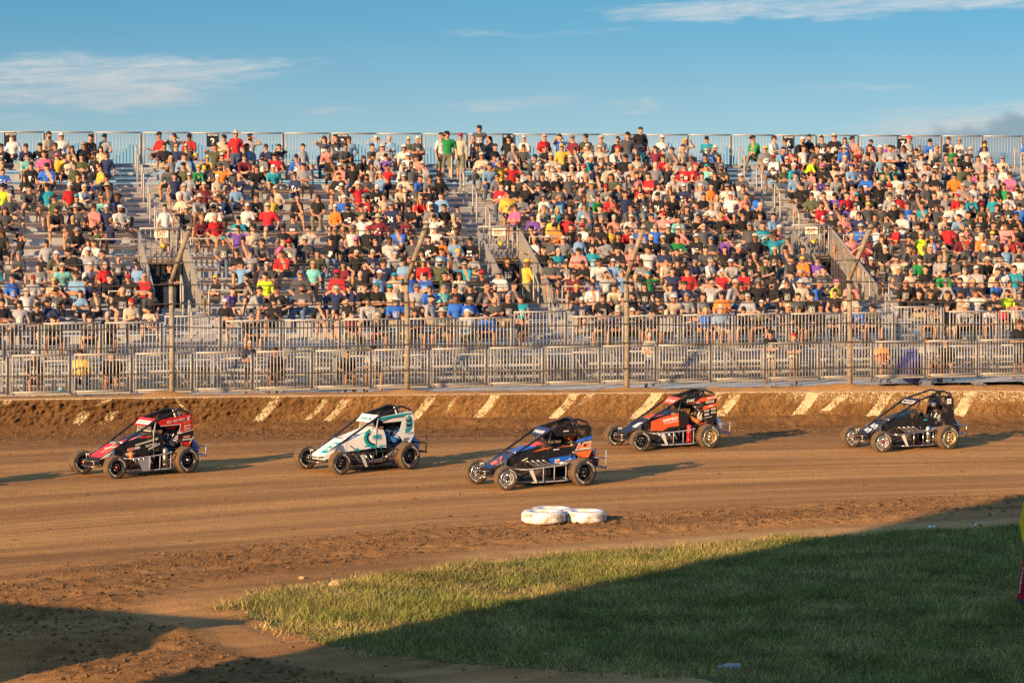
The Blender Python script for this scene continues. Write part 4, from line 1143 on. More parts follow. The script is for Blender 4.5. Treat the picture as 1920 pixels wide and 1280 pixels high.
# keep neighbours apart; somebody squeezed out moves a row
def in_gap(i, u): return any(a - 0.18 < u < b + 0.18 for a, b in gaps(i))
for i in range(NR):
    L = sorted(rows[i], key=lambda d: d['u']); out = []
    for d in L:
        if in_gap(i, d['u']):
            a, b = [x for x in gaps(i) if x[0] - 0.18 < d['u'] < x[1] + 0.18][0]
            d['u'] = a - 0.25 if d['u'] < (a + b) / 2 else b + 0.25
        if out and d['u'] - out[-1]['u'] < 0.40:
            alt = i + 1 if i + 1 < NR else i - 1
            if all(abs(q['u'] - d['u']) > 0.42 for q in rows[alt]) and alt > i and not in_gap(alt, d['u']): d['i'] = alt; rows[alt].append(d); continue
            d['u'] = out[-1]['u'] + 0.40
            if in_gap(i, d['u']): continue
        out.append(d)
    rows[i] = out
# everyone else
EMPTY = [(0, 120, 408, 470), (170, 262, 395, 470), (585, 625, 300, 410), (440, 500, 560, 600), (100, 250, 560, 600), (230, 300, 560, 620), (480, 560, 590, 620)]
rf = random.Random(21)
for i in range(NR):
    u = UL + 0.3
    while u < UR - 0.3:
        p = stand(u, row_v(i) + 0.22, row_z(i) + 1.195); px, py = pix(p)
        prob = 0.93 if px > 1010 else 0.26 if px > 640 else 0.10
        if i == 0: prob *= 0.6
        if any(a < px < b and c < py < d for a, b, c, d in EMPTY): prob = 0.03
        ok = -60 < px < 1990 and not in_gap(i, u) and all(abs(q['u'] - u) > 0.41 for q in rows[i])
        if ok and rf.random() < prob:
            rows[i].append(dict(u=u, i=i, s=rf.choice('KKKKKKKKDDDDDGGGLWWEVVBHRMSTI'), h=rf.choice('kkkkkggwwtnnnnhlljxs')))
            u += 0.44 + rf.random() * 0.10
        else: u += 0.07
    rows[i].sort(key=lambda d: d['u'])

ppl = []                                              # (distance rank, record)
for i in range(NR):
    n = 0
    for d in rows[i]:
        v = row_v(i) + 0.22
        p = stand(d['u'], v, row_z(i) + 0.435)
        px = pix(p)[0]
        if not (-40 < px < 1965): continue
        n += 1
        d.update(loc=p, row=i, k=n, px=px, stand=False); ppl.append(d)
for d in stands:
    i = d['i']
    d.update(loc=stand(d['u'], row_v(i) - 0.1, row_z(i) + 0.0), row=i, stand=True, px=pix(stand(d['u'], row_v(i)))[0])

def choose(d, rr):
    d['sex'] = 1 if d['h'] in 'lj' else 0
    d['pose'] = rr.choice([0, 0, 1, 1, 2, 2, 3, 4, 4, 5, 6, 7, 13, 13, 14, 14, 15, 16, 16]) if not d['stand'] else rr.choice([8, 9, 10])
    if d['row'] == 0 and not d['stand']: d['pose'] = rr.choice([0, 1, 1, 3, 5])
    d['long'] = rr.random() < 0.28
    d['yaw'] = TH + rr.gauss(-0.15, 0.42)
    child = rr.random() < 0.04
    hgt = rr.gauss(0.975, 0.04) * (0.72 if child else 1.0) * (0.94 if d['sex'] else 1.0)
    wide = min(1.25, max(0.82, rr.gauss(0.98, 0.11)))
    d['scale'] = (hgt * wide, hgt * (0.5 + 0.5 * wide), hgt)
    d['skin'] = rr.choices(range(6), [5, 5, 4, 3, 4, 0.7])[0]
    d['pants'] = rr.randrange(4) if d['long'] else rr.randrange(7)
    d['shoe'] = rr.random() < 0.5
    d['gl'] = rr.random() < 0.58
    d['beard'] = (d['sex'] == 0) and rr.random() < 0.10
    d['print'] = rr.random() < 0.45
rr = random.Random(99)
for d in ppl + stands: choose(d, rr)

def make_person(d, label, group=None, mats=None, name='person'):
    V, F, Z, head = get_body(d['pose'], d['long'], d['sex'], 0)
    key = ('me', d['pose'], d['long'], d['sex'])
    if key not in BODY: BODY[key] = mesh_np('body', V, F, [M['black']] * 4, Z, True)
    o = bpy.data.objects.new(name, BODY[key])
    o.location = d['loc']; o.rotation_euler = (0, 0, d['yaw']); o.scale = d['scale']
    COL.objects.link(o)
    tag(o, label, 'person', group)
    if mats is None:
        pc = PAL[d['s']]
        prn = ((0.75, 0.72, 0.66) if sum(pc) < 0.9 else (0.10, 0.06, 0.07)) if d['print'] else None
        pn = SHORTS[d['pants']] if not d['long'] else JEANS[d['pants']]
        mats = [cmat('skin', d['skin'], SKINS[d['skin']]), cmat('shirt', d['s'], pc, prn), cmat('jeans' if d['long'] else 'shorts', d['pants'], pn), M['shoek'] if d['shoe'] else M['shoe']]
    for k, m in enumerate(mats):
        o.material_slots[k].link = 'OBJECT'; o.material_slots[k].material = m
    def child(kind, nm, m):
        kk = ('hg', kind)
        if kk not in BODY: BODY[kk] = HG.get(kind) and HG[kind].mesh(nm, [M['black']]) or hg(kind).mesh(nm, [M['black']])
        c = bpy.data.objects.new(nm, BODY[kk]); c.location = head; c.rotation_euler = (0, 0, 0)
        link(c, o); c.material_slots[0].link = 'OBJECT'; c.material_slots[0].material = m
    h = d['h']
    if h in HATC:
        kind, hc = HATC[h]
        child(kind, 'cap' if kind == 'cap' else 'sun_hat', cmat('hat', hc, PAL[hc]))
        if d['sex'] == 0 and d['skin'] != 9: pass
    elif h != 'x':
        child('long' if h in 'lj' else 'short', 'hair', cmat('hair', h, HAIRC[h]))
    if d['gl']: child('glasses', 'sunglasses', M['glass'])
    if d['beard']: child('beard', 'beard', cmat('hair', 'n' if rr.random() < .6 else 'h', HAIRC['n' if rr.random() < .6 else 'h']))
    return o

# the 270 or so nearest as persons of their own, the others as one crowd
inview = [d for d in ppl if -5 < d['px'] < 1925]
inview.sort(key=lambda d: (d['row'], d['px']))
NEAR = 268
near_set = inview[:NEAR]
for i in range(NR):
    rw = sorted([d for d in ppl if d['row'] == i and -5 < d['px'] < 1925], key=lambda d: d['px'])
    for k, d in enumerate(rw): d['k'] = k + 1
RN = ['front row', 'second row up', 'third row up', 'fourth row up', 'fifth row up', 'sixth row up', 'seventh row up', 'eighth row up', 'ninth row up']
for d in near_set:
    lab = 'person in %s shirt with %s, %s, %s from left' % (PNAME[d['s']], HNAME[d['h']], RN[d['row']], ordinal(d['k']))
    make_person(d, lab, 'spectators seated in the lower rows')
SLAB = ['climbing the left aisle, seen from behind']
for d in sorted(stands, key=lambda d: d['px']):
    px, i = d['px'], d['row']
    what = '%s shirt and %s' % (PNAME[d['s']], HNAME[d['h']])
    where = 'standing against the sky %s' % ('beside a friend' if px > 1120 else 'at the top rail') if i >= 14 else 'standing in an exit' if i <= 7 else 'climbing the left aisle, seen from behind'
    if i <= 7:
        d['loc'] = stand(d['u'], row_v(4.2), row_z(2.6) + 0.03)
        d['u'] = min(PORT, key=lambda c: abs(c - d['u'])) + (0.22 if d['s'] == 'Y' else -0.25 if d['h'] == 'l' else 0.0)
        d['loc'] = stand(d['u'], row_v(4.6 if d['s'] == 'Y' else 5.2), row_z(2.6) + 0.03)
        d['yaw'] = TH + (1.9 if d['s'] == 'Y' else 0.1); where = {'Y': 'standing in the middle exit, turned away', 'K': 'standing in the middle exit mouth'}[d['s']] if px > 600 else 'standing in the left exit mouth'
    if 7 < i < 14:
        d['pose'] = 12; d['yaw'] = TH + math.pi; d['u'] = PORT[1] + 0.2; d['long'] = False
        d['loc'] = stand(d['u'], row_v(8.3), row_z(8) + 0.0); d['gl'] = False; d['beard'] = False
    make_person(d, 'person in %s %s' % (what, where), 'people standing in the stand')

# people in folding chairs behind the barrier
def chair(name, loc, rz, label):
    r = empty(name, loc, rz); tag(r, label, 'chair', 'folding chairs behind the barrier')
    MB().box((0, 0, 0.43), (0.46, 0.42, 0.02)).build('seat', M['blackcloth'], r)
    MB().box((0, 0.23, 0.70), (0.46, 0.02, 0.36)).build('backrest', M['blackcloth'], r)
    for s in (-1, 1):
        MB().tube([(s * 0.24, -0.22, 0.01), (s * 0.22, 0.24, 0.45)], 0.012, 6).build('leg', M['steel'], r)
        MB().tube([(s * 0.24, 0.26, 0.01), (s * 0.22, -0.20, 0.43)], 0.012, 6).build('leg', M['steel'], r)
        MB().tube([(s * 0.23, 0.23, 0.40), (s * 0.23, 0.24, 0.90)], 0.012, 6).build('back_post', M['steel'], r)
        MB().tube([(s * 0.26, -0.22, 0.62), (s * 0.26, 0.24, 0.64)], 0.014, 6).build('armrest', M['blackcloth'], r)
ground_p.sort(key=lambda d: d['px'])
for n, d in enumerate(ground_p):
    d.update(row=0, stand=False)
    choose(d, rr)
    if d['pose'] not in (0, 3, 5): d['pose'] = 0
    upright = d['h'] == 'h' or (d['s'] == 'D' and d['h'] == 'r') or d['px'] > 1900 or (1430 < d['px'] < 1460)
    v = -1.25
    u = u_at(d['px'], v)
    d['yaw'] = TH + rr.gauss(-0.1, 0.12)
    what = 'person in %s shirt with %s' % (PNAME[d['s']], HNAME[d['h']])
    if upright:
        d['pose'] = 9; d['loc'] = stand(u, -1.1, PADZ)
        make_person(d, what + ' standing behind barrier, %s from left' % ordinal(n + 1), 'people behind the barrier')
    else:
        d['loc'] = stand(u, v, PADZ + 0.46)
        make_person(d, what + ' in folding chair, %s behind barrier' % ordinal(n + 1), 'people behind the barrier')
        p = stand(u, v + 0.02, PADZ + 0.005)
        chair('folding_chair', p, d['yaw'], 'black folding chair under the %s %s-shirted person behind the barrier' % (ordinal(n + 1), PNAME[d['s']]))

def crowd(lst):
    VV = []; FF = []; CC = []; base = 0
    rs = np.random.RandomState(4)
    for d in lst:
        V, F, Z, head = get_body(d['pose'], d['long'], d['sex'], 1)
        cols = np.array([SKINS[d['skin']], PAL[d['s']], SHORTS[d['pants']] if not d['long'] else JEANS[d['pants']], (0.2, 0.2, 0.2)])
        col = cols[Z] * (0.85 + 0.3 * rs.rand())
        if d['print']:
            C = V[F].mean(1)
            m = (Z == 1) & (np.abs(C[:, 0]) < 0.09) & (C[:, 2] > 0.26) & (C[:, 2] < 0.44) & (C[:, 1] < -0.05) & (rs.rand(len(F)) < 0.55)
            col[m] = (0.72, 0.70, 0.66) if sum(PAL[d['s']]) < 0.9 else (0.12, 0.08, 0.1)
        parts = [(V, np.concatenate([F[:, [0, 1, 2]], F[:, [0, 2, 3]]]), np.concatenate([col, col]))]
        def extra(kind, c):
            mb = hg(kind)
            v = np.array([tuple(p) for p in mb.v]) + head
            f = []
            for q in mb.f: f += [(q[0], q[j], q[j + 1]) for j in range(1, len(q) - 1)]
            parts.append((v, np.array(f), np.tile(np.array(c), (len(f), 1))))
        h = d['h']
        if h in HATC: extra(HATC[h][0], PAL[HATC[h][1]])
        elif h != 'x': extra('long' if h in 'lj' else 'short', HAIRC[h])
        if d['gl']: extra('glasses', (0.01, 0.01, 0.012))
        if d['beard']: extra('beard', HAIRC['n'])
        sx, sy, sz = d['scale']; c, s = math.cos(d['yaw']), math.sin(d['yaw'])
        for v, f, cl in parts:
            q = v * np.array([sx, sy, sz])
            q = np.stack([q[:, 0] * c - q[:, 1] * s, q[:, 0] * s + q[:, 1] * c, q[:, 2]], -1) + np.array(d['loc'])
            VV.append(q); FF.append(f + base); CC.append(cl); base += len(v)
    V = np.concatenate(VV); F = np.concatenate(FF); C = np.concatenate(CC)
    C = np.concatenate([C, np.ones((len(C), 1))], 1)
    m = bpy.data.materials.new('crowd_cloth'); m.use_nodes = True
    q = G(m.node_tree); p = m.node_tree.nodes['Principled BSDF']
    at = q.n('ShaderNodeAttribute', attribute_name='Col').outputs['Color']
    nz = q.noise(q.n('ShaderNodeNewGeometry').outputs['Position'], 8.0, 4, 0.6)
    q.set(p, 'Base Color', q.mix(1.0, at, q.mix(q.ramp(nz, 0.3, 0.7), (0.75, 0.75, 0.75), (1.1, 1.1, 1.1)), 'MULTIPLY'))
    p.inputs['Roughness'].default_value = 0.8; p.inputs['Specular IOR Level'].default_value = 0.2
    o = link(bpy.data.objects.new('crowd', mesh_np('crowd', V, F, m, smooth=True, fcol=C)))
    tag(o, 'dense crowd of seated spectators filling the upper rows of the stand', 'crowd', kind='stuff')
    print('crowd', len(lst), 'people', len(F), 'tris')
ids = set(id(d) for d in near_set)
crowd([d for d in ppl if id(d) not in ids])
print('near', len(near_set), 'stand', len(stands), 'ground', len(ground_p))
# ------------------------------------------------------------------ dirt-track midget racers
def paint(name, c, dirt=0.30, rough=0.36): return mat(name, c, rough, 0, 0.04, 4, coat=0.10, spec=0.4, dirt=dirt, dirtcol=(0.24, 0.135, 0.06))
P_ = dict(black=paint('gloss_black', (0.012, 0.012, 0.014)), navy=paint('gloss_navy', (0.018, 0.036, 0.10)), red=paint('racing_red', (0.66, 0.022, 0.012)), white=paint('racing_white', (0.80, 0.77, 0.70), 0.2), teal=paint('racing_teal', (0.0, 0.33, 0.37)),
          blue=paint('racing_blue', (0.012, 0.12, 0.56)), orange=paint('racing_orange', (0.85, 0.16, 0.03)), scarlet=paint('racing_scarlet', (0.80, 0.085, 0.025)), grey=paint('panel_grey', (0.30, 0.30, 0.32)), sky=paint('tank_blue', (0.10, 0.30, 0.62)),
          cream=paint('panel_cream', (0.72, 0.66, 0.54), 0.2), pale=paint('decal_pale', (0.62, 0.58, 0.50), 0.1), silver=mat('machined_alloy', (0.72, 0.69, 0.63), 0.3, 0.9, 0.1, dirt=0.25), gold=mat('gold_alloy', (0.62, 0.49, 0.29), 0.4, 0.8, 0.1, dirt=0.35),
          hubred=mat('hub_red', (0.30, 0.012, 0.012), 0.45, 0, 0.1, dirt=0.2), rimblack=mat('black_alloy', (0.02, 0.02, 0.02), 0.35, 0.3, 0.1, dirt=0.2), chrome=mat('dull_chrome', (0.62, 0.60, 0.57), 0.25, 1.0, 0.1, dirt=0.3), pipe=mat('header_pipe', (0.40, 0.33, 0.27), 0.35, 0.9, 0.35, 6, dirt=0.3), frame=paint('frame_black', (0.018, 0.018, 0.020), 0.2, 0.35))
M['tread'] = mat('dusty_tread', (0.155, 0.09, 0.043), 0.95, 0, 0.25, 9, 0.5, 40)
M['rubber'] = mat('tyre_sidewall', (0.035, 0.032, 0.03), 0.8, 0, 0.3, 8, dirt=0.35)
M['letter'] = mat('tyre_letter', (0.70, 0.66, 0.58), 0.7, 0, 0.1, dirt=0.25)

def make_wheel(car, name, pos, r, wd, rim, hub, left, steer=0.0, letters=True):
    """wheel turns about local y; +y is the outer face for left wheels"""
    sg = 1 if left else -1
    rr = r * 0.62; h = wd / 2
    w_ = bpy.data.objects.new(name, None)
    mb = MB()
    mb.lathe([(rr * 0.99, -h * 0.9), (rr * 0.90, -h * 0.75), (rr * 0.80, -h * 0.3), (rr * 0.80, h * 0.2), (rr * 0.90, h * 0.75), (rr * 1.0, h * 0.9), (rr * 1.02, h * 0.96), (rr * 0.94, h * 0.98)], 'y', 28)
    yd = h * 0.25 * sg
    mb.lathe([(rr * 0.80, yd), (rr * 0.66, yd + 0.02 * sg), (rr * 0.30, yd + 0.035 * sg)], 'y', 28)
    for k in range(6):
        th = k * math.pi / 3
        c0 = Vector((math.cos(th) * rr * 0.25, yd + 0.045 * sg, math.sin(th) * rr * 0.25)); c1 = Vector((math.cos(th) * rr * 0.82, yd + 0.01 * sg, math.sin(th) * rr * 0.82))
        mb.tube([c0, c1], [0.022, 0.014], 6)
    o = mb.build(name, P_[rim], car, pos)
    o.rotation_euler = (0, 0.4, steer)
    hb = MB(); hb.lathe([(0.0, yd + 0.085 * sg), (rr * 0.20, yd + 0.08 * sg), (rr * 0.26, yd + 0.03 * sg)], 'y', 14)
    hb.build('hub', P_[hub], o)
    nb = MB()
    for k in range(6):
        th = (k + 0.5) * math.pi / 3
        nb.lathe([(0.0, 0.012 * sg), (0.010, 0.012 * sg), (0.010, -0.01 * sg)], 'y', 6, 0, (math.cos(th) * rr * 0.5, yd + 0.035 * sg, math.sin(th) * rr * 0.5))
    nb.build('wheel_bolts', P_['chrome'], o)['kind'] = 'stuff'
    t = MB()
    prof = [(rr * 0.97, -h * 0.92), (rr * 1.12, -h * 1.02), (r * 0.86, -h * 1.0), (r * 0.955, -h * 0.90), (r * 0.99, -h * 0.72), (r, 0), (r * 0.99, h * 0.72), (r * 0.955, h * 0.90), (r * 0.86, h * 1.0), (rr * 1.12, h * 1.02), (rr * 0.97, h * 0.92)]
    t.lathe(prof, 'y', 40, mseg=[0, 0, 0, 1, 1, 1, 1, 0, 0, 0])
    # tread blocks
    for k in range(36):
        th = 2 * math.pi * k / 36
        for q in range(3):
            y = (q - 1) * h * 0.52; a = th + 0.05 * (q % 2)
            t.box((math.cos(a) * r, y, math.sin(a) * r), (0.014, h * 0.40, 0.030), 1, Matrix.Rotation(-a, 3, 'Y'))
    t.build('tyre', [M['rubber'], M['tread']], o)
    if letters:
        lb = MB(); rm = r * 0.775; yo = (h * 1.015 + 0.006) * sg; hh = r * 0.16
        for base in (0.3, 0.3 + math.pi):
            word = 'Hoosier'
            for i, ch in enumerate(word):
                V, Fs, wdt = text_np(ch, 0.03)
                a = base - (i - 3) * 0.205
                for_ = []
                for p in V:
                    aa = a - sg * 0 - p[0] * hh / rm
                    rad = rm + p[1] * hh
                    for_.append((math.cos(aa) * rad * (-sg), yo, math.sin(aa) * rad))
                lb.add(for_, Fs)
        lb.build('lettering', M['letter'], o)
    return o

def hw(x):
    if x <= 0.58: return 0.30
    if x <= 1.30: return 0.30 - 0.05 * (x - 0.58) / 0.72
    return 0.25 - 0.03 * min(1, (x - 1.30) / 0.54)
def ztop(x):
    if x <= 1.30: return 0.83 - 0.19 * (x - 0.58) / 0.72
    return 0.645 - 0.275 * (x - 1.30) / 0.54
SL = lambda x, z, o: (x, hw(x) + 0.004 + o, z)          # left flank
SR = lambda x, z, o: (x, -(hw(x) + 0.004 + o), z)
TP = lambda x, y, o: (x, y, ztop(x) + 0.004 + o)        # top of hood and nose

def flank_text(car, s, x, z, h, wd, m, tilt=0.0, slant=0.15, off=0.013, bold=0.02):
    c, s_ = math.cos(tilt), math.sin(tilt)
    lettering(s, lambda a, b: SL(x - (a * c - b * s_), z + a * s_ + b * c, off), h, wd, P_[m], car, bold=bold, slant=slant)
def decal(car, poly, m, name='decal', off=0.006, fn=SL): 
    return MB().prism(poly, fn, off - 0.004, off).build(name, P_[m], car)
def band(car, cx, cz, rx, rz, t0, t1, wdt, m, off=0.006, n=18):
    mb = MB(); V = []
    for k in range(n + 1):
        t = math.radians(t0 + (t1 - t0) * k / n)
        V.append(SL(cx + rx * math.cos(t), cz + rz * math.sin(t), off)); V.append(SL(cx + (rx + wdt) * math.cos(t), cz + (rz + wdt) * math.sin(t), off))
    mb.add(V, [(2 * i, 2 * i + 1, 2 * i + 3, 2 * i + 2) for i in range(n)])
    mb.build('decal', P_[m], car)
def plate(car, x, z, wd, ht, m, tilt=0.12, m2=None, off=0.008):
    """small sponsor mark: a plate with a contrasting bar"""
    t = math.tan(tilt)
    pl = [(x + wd / 2, z - ht / 2 - t * wd / 2), (x - wd / 2, z - ht / 2 + t * wd / 2), (x - wd / 2, z + ht / 2 + t * wd / 2), (x + wd / 2, z + ht / 2 - t * wd / 2)]
    o = decal(car, pl, m, 'sponsor_mark', off)
    if m2:
        pl = [(x + wd * .36, z - ht * .18 - t * wd * .36), (x - wd * .36, z - ht * .18 + t * wd * .36), (x - wd * .36, z + ht * .2 + t * wd * .36), (x + wd * .36, z + ht * .2 - t * wd * .36)]
        decal(car, pl, m2, 'sponsor_mark', off + 0.003)

def make_car(pose, label, sp):
    X, Y, a = pose
    car = empty('midget_race_car', (X, Y, 0.012), math.radians(a) + math.pi)
    tag(car, label, 'race car', 'midget racers sliding round the turn')
    # wheels
    make_wheel(car, 'wheel', (0, 0.56, 0.26), 0.26, 0.25, sp['rims'][0], sp['hubs'][0], True)
    make_wheel(car, 'wheel', (0, -0.58, 0.275), 0.275, 0.30, sp['rims'][0], sp['hubs'][0], False)
    make_wheel(car, 'wheel', (1.68, 0.55, 0.225), 0.225, 0.20, sp['rims'][1], sp['hubs'][1], True, sp.get('steer', -0.12))
    make_wheel(car, 'wheel', (1.68, -0.70, 0.235), 0.235, 0.22, sp['rims'][1], sp['hubs'][1], True, sp.get('steer', -0.12))
    # chassis tubes and cage
    fm = P_[sp.get('frame', 'frame')]; tr = 0.021
    ch = MB()
    for s in (-1, 1):
        y = 0.25 * s
        ch.tube([(-0.38, y, 0.18), (0.2, y * 1.08, 0.13), (1.2, y, 0.14), (1.80, y * 0.8, 0.24)], tr, 8)
        ch.tube([(-0.38, y, 0.48), (0.3, y * 1.12, 0.46), (1.3, y, 0.38), (1.82, y * 0.8, 0.30)], tr, 8)
        ch.tube([(-0.38, y, 0.18), (-0.38, y, 0.48)], tr, 8); ch.tube([(0.56, y * 1.1, 0.13), (0.58, y * 1.1, 0.46)], tr, 8); ch.tube([(1.3, y, 0.14), (1.3, y, 0.40)], tr, 8)
        ch.tube([(1.3, y, 0.14), (0.58, y * 1.1, 0.46)], 0.015, 6)
    for x, z in ((-0.38, 0.18), (-0.38, 0.48), (1.3, 0.14), (1.80, 0.24), (0.58, 0.46)): ch.tube([(x, -0.26, z), (x, 0.26, z)], 0.017, 6)
    ch.build('chassis', fm, car)
    for s in (-1, 1):
        MB().tube([(1.80, 0.19 * s, 0.36), (1.30, 0.25 * s, 0.655), (0.54, 0.30 * s, 1.08)], 0.023, 8).build('down_tube', fm, car)
        MB().tube(spline([(0.54, 0.30 * s, 1.08), (0.2, 0.26 * s, 1.17), (-0.06, 0.21 * s, 1.25), (-0.2, 0.21 * s, 1.22), (-0.33, 0.24 * s, 1.10), (-0.36, 0.25 * s, 0.48)], 4), 0.022, 8).build('roof_tube', fm, car)
        MB().tube([(0.54, 0.30 * s, 1.08), (0.60, 0.30 * s, 0.82), (0.60, 0.29 * s, 0.46)], 0.015, 8).build('pillar', P_['grey'] if sp.get('paleposts') else fm, car)
    cr = MB()
    for (x, yy, z) in ((0.54, 0.30, 1.08), (-0.06, 0.21, 1.25), (-0.33, 0.24, 1.10)): cr.tube([(x, -yy, z), (x, yy, z)], 0.020, 8)
    cr.build('roof_bars', fm, car)
    hr = MB(); hr.tube([(-0.06, 0.0, 1.25), (-0.22, 0.0, 0.86)], 0.015, 6); hr.tube([(-0.06, 0.18, 1.25), (-0.14, 0.24, 0.80)], 0.014, 6)
    hr.build('rear_brace', P_['pale'] if sp.get('paleposts') else fm, car)
    # hood
    secs = []
    for x in (0.58, 0.94, 1.30):
        h, zt = hw(x), ztop(x); zb = 0.46 - 0.09 * (x - 0.58) / 0.72
        secs.append([(x, -h, zb), (x, -h, zt - 0.03), (x, -h * 0.82, zt), (x, h * 0.82, zt), (x, h, zt - 0.03), (x, h, zb)])
    MB().loft(secs).build('hood', P_[sp['hood']], car)
    secs = []
    for x in (1.306, 1.58, 1.84):
        h = hw(x) + 0.004; zt = ztop(x); zb = 0.36 - 0.10 * (x - 1.30) / 0.54
        secs.append([(x, -h, zb), (x, -h, zt - 0.02), (x, -h * 0.85, zt), (x, h * 0.85, zt), (x, h, zt - 0.02), (x, h, zb)])
    MB().loft(secs).build('nose', P_[sp['nose']], car)
    MB().tube([(1.31, -0.26, 0.665), (1.31, 0.26, 0.665)], 0.012, 6).build('hood_strap', P_['chrome'], car)
    # cowl rim
    MB().tube(spline([(0.60, -0.29, 0.80), (0.57, -0.2, 0.85), (0.57, 0.2, 0.85), (0.60, 0.29, 0.80)], 4), 0.014, 6).build('cowl_rim', P_['black'], car)
    # side panels
    for fn, sd in ((SL, 'l'), (SR, 'r')):
        if sp['cage'] == 'open':
            sail = [(-0.10, 1.10), (-0.20, 1.17), (-0.29, 1.15), (-0.345, 1.07), (-0.36, 0.48), (0.05, 0.46), (0.02, 0.62)]
        else:
            sail = [(0.535, 1.065), (0.2, 1.10), (-0.20, 1.15), (-0.30, 1.145), (-0.35, 1.08), (-0.365, 0.66), (-0.27, 0.50), (-0.08, 0.53), (0.03, 0.68), (-0.06, 0.955), (0.42, 0.945)]
        MB().prism(sail, fn, -0.006, 0.0).build('sail_panel', P_[sp['sail'] if sd == 'l' else 'black'], car)
        if sp['cage'] == 'open': low = [(0.60, 0.80), (0.60, 0.44), (0.05, 0.44), (0.02, 0.62), (0.16, 0.68), (0.46, 0.70)]
        elif sp['cage'] == 'high': low = [(0.60, 0.82), (0.60, 0.40), (-0.05, 0.42), (0.03, 0.68), (-0.02, 0.76), (0.2, 0.755), (0.46, 0.74)]
        else: low = [(0.60, 0.83), (0.60, 0.45), (0.34, 0.43), (0.36, 0.66), (0.42, 0.80)]
        MB().prism(low, fn, -0.006, -0.001).build('cockpit_panel', P_[sp['cock'] if sd == 'l' else 'black'], car)
    # belly tray and firewall
    MB().box((0.45, 0, 0.12), (1.7, 0.50, 0.02)).build('floor_pan', P_['black'], car)
    MB().box((0.62, 0, 0.42), (0.02, 0.54, 0.6)).build('firewall', P_['black'], car)
    # visor board above the rock screen
    vz = lambda y, t, o: (0.535 + 0.165 * t + o * 0.55, y, 1.095 - 0.135 * t + o)
    MB().prism([(-0.30, 0), (0.30, 0), (0.30, 1), (-0.30, 1)], vz, 0.0, 0.012).build('visor_board', P_[sp['visor']], car)
    if sp.get('vplate'):
        MB().prism([(-0.23, 0.38), (0.23, 0.38), (0.23, 0.86), (-0.23, 0.86)], vz, 0.012, 0.016).build('name_plate', P_[sp['vplate']], car)
    lettering(sp['name'], lambda p, q: vz(p, 0.62 - q, 0.019), 0.36 if not sp.get('vplate') else 0.30, 0.40, P_[sp['namec']], car, bold=0.03)
    if sp.get('screen'):
        mb = MB()
        for k in range(11):
            y = -0.25 + 0.05 * k; mb.tube([(0.64, y, 0.98), (0.60, y, 0.85)], 0.005, 5)
        mb.tube([(0.60, -0.27, 0.85), (0.60, 0.27, 0.85)], 0.010, 6)
        mb.build('rock_screen', P_['pale'], car)
    # roof hatch sides seen through the cage
    if sp['cage'] != 'open': MB().prism([(0.52, 1.07), (0.2, 1.165), (-0.06, 1.245), (-0.20, 1.215), (-0.32, 1.10), (-0.34, 0.80), (0.4, 0.82)], SR, -0.05, -0.045).build('head_guard', P_['black'], car)
    # tail tank
    secs = []
    for (x, h, zl, zh) in ((-0.37, 0.21, 0.30, 0.66), (-0.45, 0.23, 0.25, 0.68), (-0.54, 0.21, 0.24, 0.61), (-0.61, 0.15, 0.27, 0.51), (-0.65, 0.07, 0.33, 0.43)):
        zc, rz = (zl + zh) / 2, (zh - zl) / 2
        secs.append([(x, h * math.cos(t) * (1 if abs(math.cos(t)) < .7 else .95), zc + rz * math.sin(t)) for t in np.linspace(0, 2 * math.pi, 17)[:-1]])
    MB().loft(secs, smooth=True).build('tail_tank', P_[sp['tank']], car)
    MB().tube(spline([(-0.40, 0.24, 0.58), (-0.52, 0.235, 0.52), (-0.62, 0.16, 0.42)], 4), 0.010, 6).build('tank_strap', P_[sp['tank2']], car)
    rb = MB()
    for s in (-1, 1):
        rb.tube(spline([(-0.38, 0.22 * s, 0.34), (-0.58, 0.25 * s, 0.28), (-0.73, 0.22 * s, 0.28)], 3), 0.014, 6); rb.tube([(-0.38, 0.22 * s, 0.50), (-0.73, 0.22 * s, 0.46)], 0.014, 6)
        rb.tube([(-0.73, 0.22 * s, 0.24), (-0.74, 0.22 * s, 0.62 if sp.get('tallbump') else 0.52)], 0.014, 6)
    for z in (0.28, 0.46): rb.tube([(-0.73, -0.22, z), (-0.73, 0.22, z)], 0.014, 6)
    rb.build('rear_bumper', P_[sp.get('bars', 'chrome')], car)
    fb = MB()
    for z in (0.22, 0.33): fb.tube(spline([(1.70, -0.20, z), (1.95, -0.20, z), (1.99, 0, z), (1.95, 0.20, z), (1.70, 0.20, z)], 4), 0.013, 6)
    for s in (-1, 1): fb.tube([(1.95, 0.19 * s, 0.22), (1.95, 0.19 * s, 0.33)], 0.012, 6)
    fb.build('front_bumper', P_['pipe'], car)
    # front axle, arms and shocks
    MB().tube([(1.68, -0.62, 0.24), (1.68, 0.45, 0.24)], 0.026, 10).build('front_axle', P_['chrome'], car)
    for s in (-1, 1):
        MB().tube([(1.68, 0.36 * s, 0.26), (1.15, 0.27 * s, 0.30)], 0.012, 6).build('radius_rod', P_['chrome'], car)
        MB().tube([(1.64, 0.36 * s, 0.25), (1.52, 0.26 * s, 0.56)], 0.026, 8).build('shock', P_['pipe'], car)
        MB().tube([(1.74, 0.42 * s, 0.20), (1.74, 0.42 * s, 0.40), (1.60, 0.30 * s, 0.48)], 0.012, 6).build('steering_arm', P_['pipe'], car)
        MB().tube([(0.02, 0.36 * s, 0.26), (-0.12, 0.27 * s, 0.60)], 0.030, 8).build('rear_shock', P_['pipe'], car)
    MB().tube([(0, -0.5, 0.26), (0, 0.5, 0.26)], 0.035, 10).build('rear_axle', P_['rimblack'], car)
